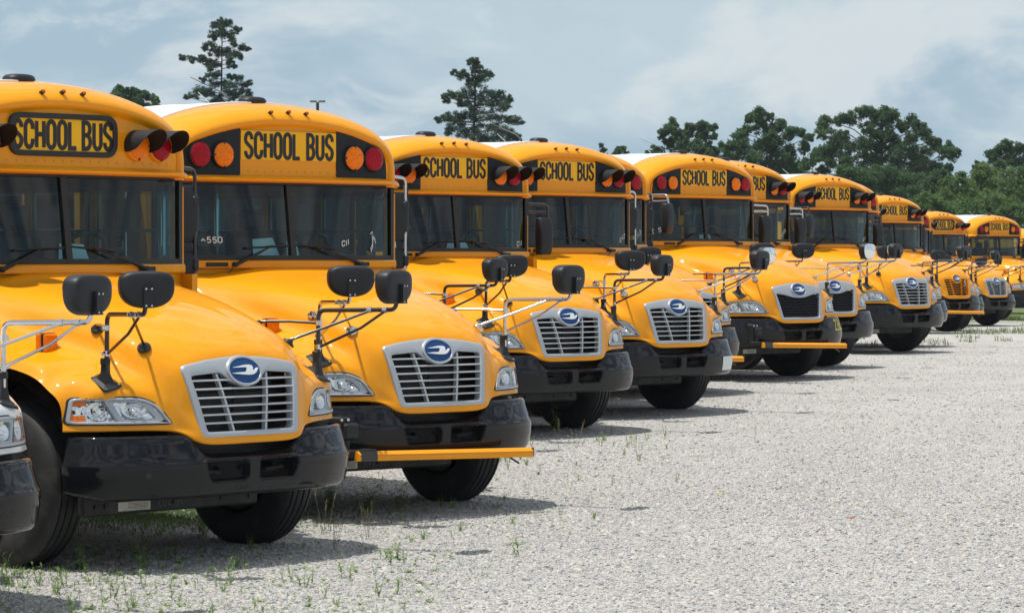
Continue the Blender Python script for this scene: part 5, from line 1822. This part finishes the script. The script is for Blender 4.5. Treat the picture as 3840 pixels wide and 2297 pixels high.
# ================================================================== trees
def leaf_cloud(mb, puffs, size, per, r, flat=1.0, needle=False, keep=1.0, mi=0):
    V = []; F = []
    for (x, y, z, rad) in puffs:
        # sub clumps give uneven outline and gaps
        subs = []
        for k in range(max(6, int(10 + rad * 9))):
            d = Vector((r.gauss(0, 1), r.gauss(0, 1), r.gauss(0, 1))).normalized() * rad * r.uniform(.25, 1.0)
            subs.append((x + d.x, y + d.y, z + d.z * flat, rad * r.uniform(.34, .62)))
        for (a, b, c, q) in subs:
            for k in range(int(per * r.uniform(.7, 1.2))):
                d = Vector((r.gauss(0, 1), r.gauss(0, 1), r.gauss(0, 1))); d.normalize(); d *= q * r.random() ** .62
                p = Vector((a + d.x, b + d.y, c + d.z * .8 * flat))
                n = Vector((r.gauss(0, 1), r.gauss(0, 1), r.gauss(.6, 1))).normalized()
                t = n.orthogonal().normalized(); t = Matrix.Rotation(r.uniform(0, 6.28), 3, n) @ t; bt = n.cross(t)
                L = size * r.uniform(.6, 1.3); W = L * (.28 if needle else .55)
                i = len(V)
                V += [p - t * L * .5, p + bt * W * .5, p + t * L * .5, p - bt * W * .5]
                F.append((i, i + 1, i + 2, i + 3))
    mb.add(V, F, mi)
def tree(name, label, base, puffs, trunk_h, trunk_r, mat, seed, size=.21, per=86, needle=False, flat=.92, limbs=True, group='trees beyond the lot', bend=0.0):
    r = random.Random(seed)
    root = bpy.data.objects.new(name, None); COL.objects.link(root); root.location = base
    tag(root, label, 'tree', group)
    mb = MB()
    top = Vector((bend, 0, trunk_h))
    def tp(z):
        t = max(0.0, min(1, z / trunk_h)); return Vector((bend * t * t + .12 * math.sin(t * 5 + seed), .1 * math.sin(t * 4), z))
    mb.tube([tp(trunk_h * i / 12) for i in range(13)], [lerp(trunk_r, trunk_r * .16, (i / 12) ** .9) for i in range(13)], 8)
    for (x, y, z, rad) in puffs:
        z0 = max(trunk_h * .2, min(trunk_h * .97, z - (.12 if needle else .55) * math.hypot(x - bend, y) - .1))
        a = tp(z0); e = Vector((x, y, z)); m = a.lerp(e, .5) + Vector((0, 0, -.04 * (e - a).length if needle else .10 * (e - a).length))
        rr = trunk_r * (.20 if needle else .20)
        mb.tube([a, m, e], [rr, rr * .6, rr * .25], 5)
        for k in range(3):
            d = Vector((r.gauss(0, 1), r.gauss(0, 1), r.gauss(0, .6))).normalized() * rad * .8
            mb.tube([m.lerp(e, .6), e + d], [rr * .35, rr * .12], 4)
    link('trunk', mb.mesh('trunk', ['bark'], smooth=50), root)
    mc = MB(); leaf_cloud(mc, puffs, size, per, r, flat, needle)
    me = bpy.data.meshes.new('crown'); me.from_pydata([tuple(v) for v in mc.v], [], mc.f); me.materials.append(MATS[mat])
    link('crown', me, root)
    return root
FPX = 11512.7; PIT = R(.98)
def at(u, v, depth):      # world x, z seen at source pixel (u, v) at that depth
    dx = (u - 1920) / FPX; dz = -(v - 1148.5) / FPX
    k = depth / (math.cos(PIT) + dz * math.sin(PIT))
    return dx * k, 1.816 + k * (dz * math.cos(PIT) - math.sin(PIT))
def tree_px(name, label, depth, ubase, puffs_px, mat, seed, trunk_r=.28, topv=None, grow=1.0, **kw):
    r = random.Random(seed * 3 + 1); bx, _ = at(ubase, 900, depth); g = gz(depth)
    P = []
    for u, v, rp in puffs_px:
        x, z = at(u, v, depth); rad = rp * depth / FPX
        P.append((x - bx, r.uniform(-1, 1) * max(rad, abs(x - bx)) * .8, z - g, rad * grow))
    th = max(p[2] for p in P) + .2
    if topv: th = at(ubase, topv, depth)[1] - g
    return tree(name, label, (bx, depth, g), P, th, trunk_r, mat, seed, **kw)
def zpx(lst, ox, oy, sc): return [(ox + a * sc, oy + b * sc, c * sc) for a, b, c in lst]
pine1 = [(1075,195,42),(1010,225,40),(1140,215,40),(1060,265,60),(1190,270,46),(1235,265,20),(990,330,50),(1070,320,60),(1150,320,50),(1165,370,38),(965,420,50),(910,440,36),(1030,470,60),(1190,420,40),(1260,440,52),(1310,450,26),(1110,480,56),
 (1180,500,60),(1240,530,36),(1000,490,50),(880,545,46),(800,550,46),(730,550,40),(940,575,50),(1010,600,56),(1140,580,52),(1180,615,26),(980,640,44),(970,715,52),(1020,690,40),(1140,710,42),(1220,730,50),(900,745,36),(1010,770,54),(1100,780,40),(1280,790,50),(1330,780,36),(1180,800,56),
 (850,830,52),(790,890,46),(760,910,30),(900,860,56),(960,880,56),(1130,860,56),(1230,860,56),(1310,850,46),(1080,920,60),(1190,910,40),(1000,940,50),(1300,920,40)]
tree_px('pine_tree', 'tall dark pine standing over the second bus roof', 260, 829, zpx(pine1, 400, 0, .403), 'pine_needles', 3, trunk_r=.22, topv=70, grow=1.12, size=.19, per=64, needle=True, flat=.85, group='pine trees')
pine2 = [(690,190,40),(660,215,36),(720,215,34),(690,270,56),(740,290,44),(500,305,30),(560,330,50),(610,310,40),(640,370,46),(800,330,56),(840,330,30),(730,360,60),(680,420,60),(560,520,66),(480,510,60),(430,560,44),(400,530,26),(640,500,70),(780,500,80),(860,500,66),(930,510,60),(1000,550,52),(1030,560,24),
 (640,590,80),(760,600,90),(880,600,80),(980,640,56),(560,590,44),(600,690,60),(540,710,60),(420,720,56),(360,740,36),(480,730,50),(680,690,80),(800,710,90),(900,720,80),(1020,750,52),(1090,740,56),(1130,780,26),(560,790,70),(470,820,56),(600,860,80),(720,810,90),(850,830,90),(960,830,80),(1050,860,66),(1090,890,50),(450,870,40),(680,900,80),(800,920,80),(1000,930,60),(900,910,80)]
tree_px('pine_tree', 'broad dark pine standing behind the third and fourth buses', 240, 1778, zpx(pine2, 1500, 150, .403), 'pine_needles', 9, trunk_r=.24, topv=215, grow=1.12, size=.19, per=64, needle=True, flat=.85, group='pine trees')
G2 = 'broadleaf trees beyond the lot'
small0 = [(110,830,50),(185,845,40),(260,850,46),(330,880,56),(390,905,50),(450,935,46),(200,930,70),(300,950,80),(420,990,70),(100,900,70)]
tree_px('broadleaf_tree', 'leafy treetop just above the nearest bus roof, far left', 230, 500, zpx(small0, 400, 0, .403), 'leaf_dark', 12, trunk_r=.2, group=G2)
tree_px('broadleaf_tree', 'tiny treetop poking up above the fourth bus roof', 240, 2262, [(2255,545,9),(2262,560,12),(2258,590,22)], 'leaf_dark', 14, trunk_r=.1, per=30, group=G2)
tree_px('broadleaf_tree', 'small round treetop right of the fourth bus roof', 240, 2325, [(2318,565,16),(2335,562,18),(2310,580,18),(2345,578,14),(2328,600,28)], 'leaf_dark', 15, trunk_r=.12, per=30, group=G2)
tA = [(200,205,48),(150,260,40),(220,260,56),(400,210,56),(460,230,36),(330,230,46),(290,280,50),(420,280,60),(200,320,60),(300,350,70),(110,370,46),(60,385,26),(380,360,60),(460,370,56),(480,280,26),(250,400,70),(420,420,70)]
tree_px('broadleaf_tree', 'leafy tree with two rounded tops, left one of the tree row', 250, 2580, zpx(tA, 2400, 350, .58), 'leaf_dark', 21, trunk_r=.3, group=G2)
tB = [(770,140,56),(710,165,40),(830,150,36),(780,210,66),(680,250,56),(640,280,46),(890,210,50),(920,200,36),(860,290,80),(960,270,50),(1030,250,46),(1075,290,32),(1060,350,50),(580,340,46),(530,360,40),(660,340,66),(770,330,60),(620,400,60),(720,420,70),(870,380,80),(960,370,60),(830,460,90),(950,450,80),(1060,460,56),(560,420,50),(700,490,60),(900,520,80),(1040,520,60)]
tree_px('broadleaf_tree', 'tall airy tree with a narrow raised top in the tree row', 250, 2890, zpx(tB, 2400, 350, .58), 'leaf_dark', 22, trunk_r=.35, group=G2)
tC = [(1230,165,60),(1290,170,46),(1170,210,40),(1150,270,44),(1370,160,50),(1430,130,56),(1500,125,56),(1590,125,60),(1640,150,46),(1560,180,66),(1740,190,60),(1690,210,56),(1790,230,56),(1840,260,50),(1870,310,56),(1940,330,46),(1990,350,40),(2000,395,32),(1950,400,56),(1250,290,60),(1330,270,56),(1460,230,60),(1560,270,66),(1650,290,66),(1740,300,66),
 (1180,390,70),(1260,370,70),(1350,350,70),(1440,340,70),(1540,360,76),(1640,380,80),(1740,390,76),(1840,390,70),(1140,420,46),(1230,450,60),(1340,440,66),(1450,440,76),(1560,460,80),(1680,470,80),(1790,480,76),(1900,470,60),(1960,500,46),(1200,500,46),(1500,540,90),(1650,560,90),(1800,570,90),(1380,540,70)]
tree_px('broadleaf_tree', 'largest spreading tree with a wide domed crown in the tree row', 255, 3300, zpx(tC, 2400, 350, .58), 'leaf_dark', 23, trunk_r=.42, per=86, group=G2)
tD = [(2370,330,40),(2330,355,46),(2270,395,46),(2300,420,50),(2400,370,50),(2450,360,50),(2470,420,70),(2380,440,70),(2300,480,70),(2550,400,90),(2560,480,90)]
tree_px('broadleaf_tree', 'airy dark tree at the right edge of the sky', 265, 3790, zpx(tD, 2400, 350, .58), 'leaf_dark', 24, trunk_r=.35, group=G2)
tree_px('conifer_tree', 'small dark pointed conifer left of the pale trees at right', 262, 3662, [(3662,608,8),(3660,625,14),(3655,645,20),(3665,660,24),(3655,690,30)], 'pine_needles', 25, trunk_r=.15, size=.2, per=34, group=G2)
back = [('pale green leafy tree rising at the far right', 'leaf_light', 235, 3720, [(2220,490,60),(2200,540,80),(2280,560,80),(2160,590,70),(2250,630,110),(2180,680,110),(2320,650,90)]),
 ('pale green tree cut by the right edge of the picture', 'leaf_mid', 228, 3810, [(2400,560,100),(2470,520,80),(2440,620,120),(2380,680,110),(2500,650,110),(2430,750,120)]),
 ('mid green tree below the pale trees', 'leaf_mid', 222, 3590, [(2060,560,50),(2020,610,80),(2090,640,90),(1990,690,90),(2080,720,110),(2180,760,100)]),
 ('dark leafy tree right of the big domed tree', 'leaf_dark', 238, 3520, [(1930,540,60),(1980,560,50),(1880,590,80),(1960,620,90),(1850,660,100),(1940,710,100)]),
 ('dark leafy tree filling in below the big domed tree', 'leaf_dark', 236, 3330, [(1560,540,100),(1680,560,100),(1780,600,100),(1620,640,110),(1740,690,110),(1500,620,90),(1850,750,90)]),
 ('dark leafy tree low behind the 52100 bus', 'leaf_dark', 234, 3200, [(1300,510,60),(1390,520,80),(1480,560,80),(1350,590,90),(1450,640,90)]),
 ('mid green bushy tree low behind the yellow grille bus', 'leaf_mid', 215, 3470, [(1860,690,80),(1950,740,90),(1800,740,80),(2040,780,90),(1900,800,100)]),
 ('mid green bushy tree low behind the last bus', 'leaf_mid', 212, 3700, [(2150,740,90),(2260,720,90),(2360,740,100),(2460,760,90),(2220,810,100),(2400,830,110),(2080,820,80),(2300,880,100)])]
for i, (lab, m, dep, ub, pf) in enumerate(back):
    tree_px('broadleaf_tree', lab, dep, ub, zpx(pf, 2400, 350, .58), m, 40 + i, trunk_r=.3, per=80, group=G2)
def far_wood():
    r = random.Random(5); puffs = []
    for k in range(90):
        x = r.uniform(14, 75); y = r.uniform(285, 320); puffs.append((x, y, gz(y) + r.uniform(.5, 9.5 + 1.5 * math.sin(x * .35)) , r.uniform(1.4, 2.6)))
    mc = MB(); leaf_cloud(mc, puffs, .42, 26, r, .9)
    me = bpy.data.meshes.new('woodland'); me.from_pydata([tuple(v) for v in mc.v], [], mc.f); me.materials.append(MATS['leaf_mid'])
    tag(link('woodland', me), 'green wood closing the view behind the far buses', kind='stuff')
far_wood()

# ================================================================== lamp post
lx, lz = at(1191, 379, 120)
lamp = bpy.data.objects.new('lamp_post', None); COL.objects.link(lamp); lamp.location = (lx, 120, gz(120))
tag(lamp, 'dark lamp post with two flat heads rising behind the second bus', 'lamp post')
H_ = lz - gz(120)
mb = MB(); mb.tube([(0, 0, 0), (0, 0, H_ - .05)], [.10, .06], 10); mb.box(-.2, .2, -.2, .2, 0, .4, .03); link('pole', mb.mesh('pole', ['lamp_pole'], smooth=40), lamp)
for s in (-1, 1):
    mb = MB(); M = Matrix.Rotation(s * R(8), 4, 'Y')
    mb.box(s * .04, s * .30, -.13, .13, H_ - .04, H_ + .015, .012)
    hd = link('lamp_head', mb.mesh('lamp_head', ['lamp_pole'], smooth=30), lamp)
    mb = MB(); mb.box(s * .07, s * .28, -.11, .11, H_ - .052, H_ - .041); link('lens', mb.mesh('lens', ['lamp_led'], smooth=0), hd)

# ================================================================== litter and papers
def strip(name, label, x, y, L, W, mat, rz, seed):
    r = random.Random(seed); mb = MB(); G = []
    for i in range(9):
        t = i / 8 - .5; z = .012 + .010 * abs(math.sin(i * 1.7 + seed))
        w = W * r.uniform(.6, 1.1)
        G.append([(t * L, -w / 2, z), (t * L, 0, z + .006), (t * L, w / 2, z)])
    mb.grid(G)
    o = link(name, mb.mesh(name, [mat], smooth=40, solid=.002), None, (x, y, gz(y) + .006)); o.rotation_euler = (0, 0, rz)
    tag(o, label, 'litter')
strip('litter_strip', 'crumpled red scrap lying on the gravel at the right', 2.43, 20.4 * 1.0 + 1.6, .06, .012, 'litter_red', .2, 1)
strip('litter_strip', 'flat yellowish scrap on the gravel right of the gate bar', 1.63, 24.1, .06, .016, 'litter_yellow', .1, 2)
strip('litter_strip', 'dark strip lying on the gravel near the far buses', 4.55, 36.6, .14, .03, 'litter_dark', .0, 3)
def paper(i, y0, dx, w, h, rz, lab, tilt=12):
    tx, ty, yaw, dz = BUSES[i]['pos']; a = R(yaw)
    x = wx(y0, 1.95) - .10 + dx
    mb = MB(); G = []
    for k in range(7):
        t = k / 6 - .5
        G.append([(-.42 * q + .02 * math.cos(t * 3), t * w * (1 - .25 * q / h) + q * .12, q) for q in (0, h * .5, h)])
    mb.grid(G)
    o = link('paper_sheet', mb.mesh('paper', ['paper'], smooth=40, solid=.001))
    px, py = tx + x * math.sin(a) + y0 * math.cos(a), ty - x * math.cos(a) + y0 * math.sin(a)
    o.location = (px, py, dz + 1.875); o.rotation_euler = (R(rz * 20), 0, R(yaw - 90))
    tag(o, lab, 'paper')
paper(1, -.70, 0, .40, .13, .2, 'white paper lying left of the pillar on the nearest bus dashboard', 30)
paper(1, .14, 0, .28, .13, -.1, 'white paper right of the pillar on the nearest bus dashboard', 30)
paper(2, -.17, 0, .26, .16, .2, 'white paper on the second bus dashboard left of the windshield pillar', 34)
paper(2, .09, .0, .13, .14, -.1, 'narrow white paper on the second bus dashboard right of the pillar', 34)
paper(4, .10, 0, .34, .085, .1, 'white paper spread across the third bus dashboard', 24)
paper(7, .10, 0, .26, .09, .1, 'white paper on the honeycomb grille bus dashboard, number 22605', 26)

# ================================================================== air
mb = MB(); mb.box(-340, 340, -60, 420, -1.6, 40)
hz = link('haze', mb.mesh('haze', [], smooth=0)); tag(hz, 'thin summer haze over the lot', kind='stuff')
hm_ = bpy.data.materials.new('haze'); hm_.use_nodes = True; hm_.node_tree.nodes.clear()
_o = hm_.node_tree.nodes.new('ShaderNodeOutputMaterial'); _v = hm_.node_tree.nodes.new('ShaderNodeVolumePrincipled')
_v.inputs['Color'].default_value = (0.80, 0.90, 1.0, 1); _v.inputs['Density'].default_value = 0.00013
hm_.node_tree.links.new(_v.outputs[0], _o.inputs['Volume'])
hz.data.materials.append(hm_)
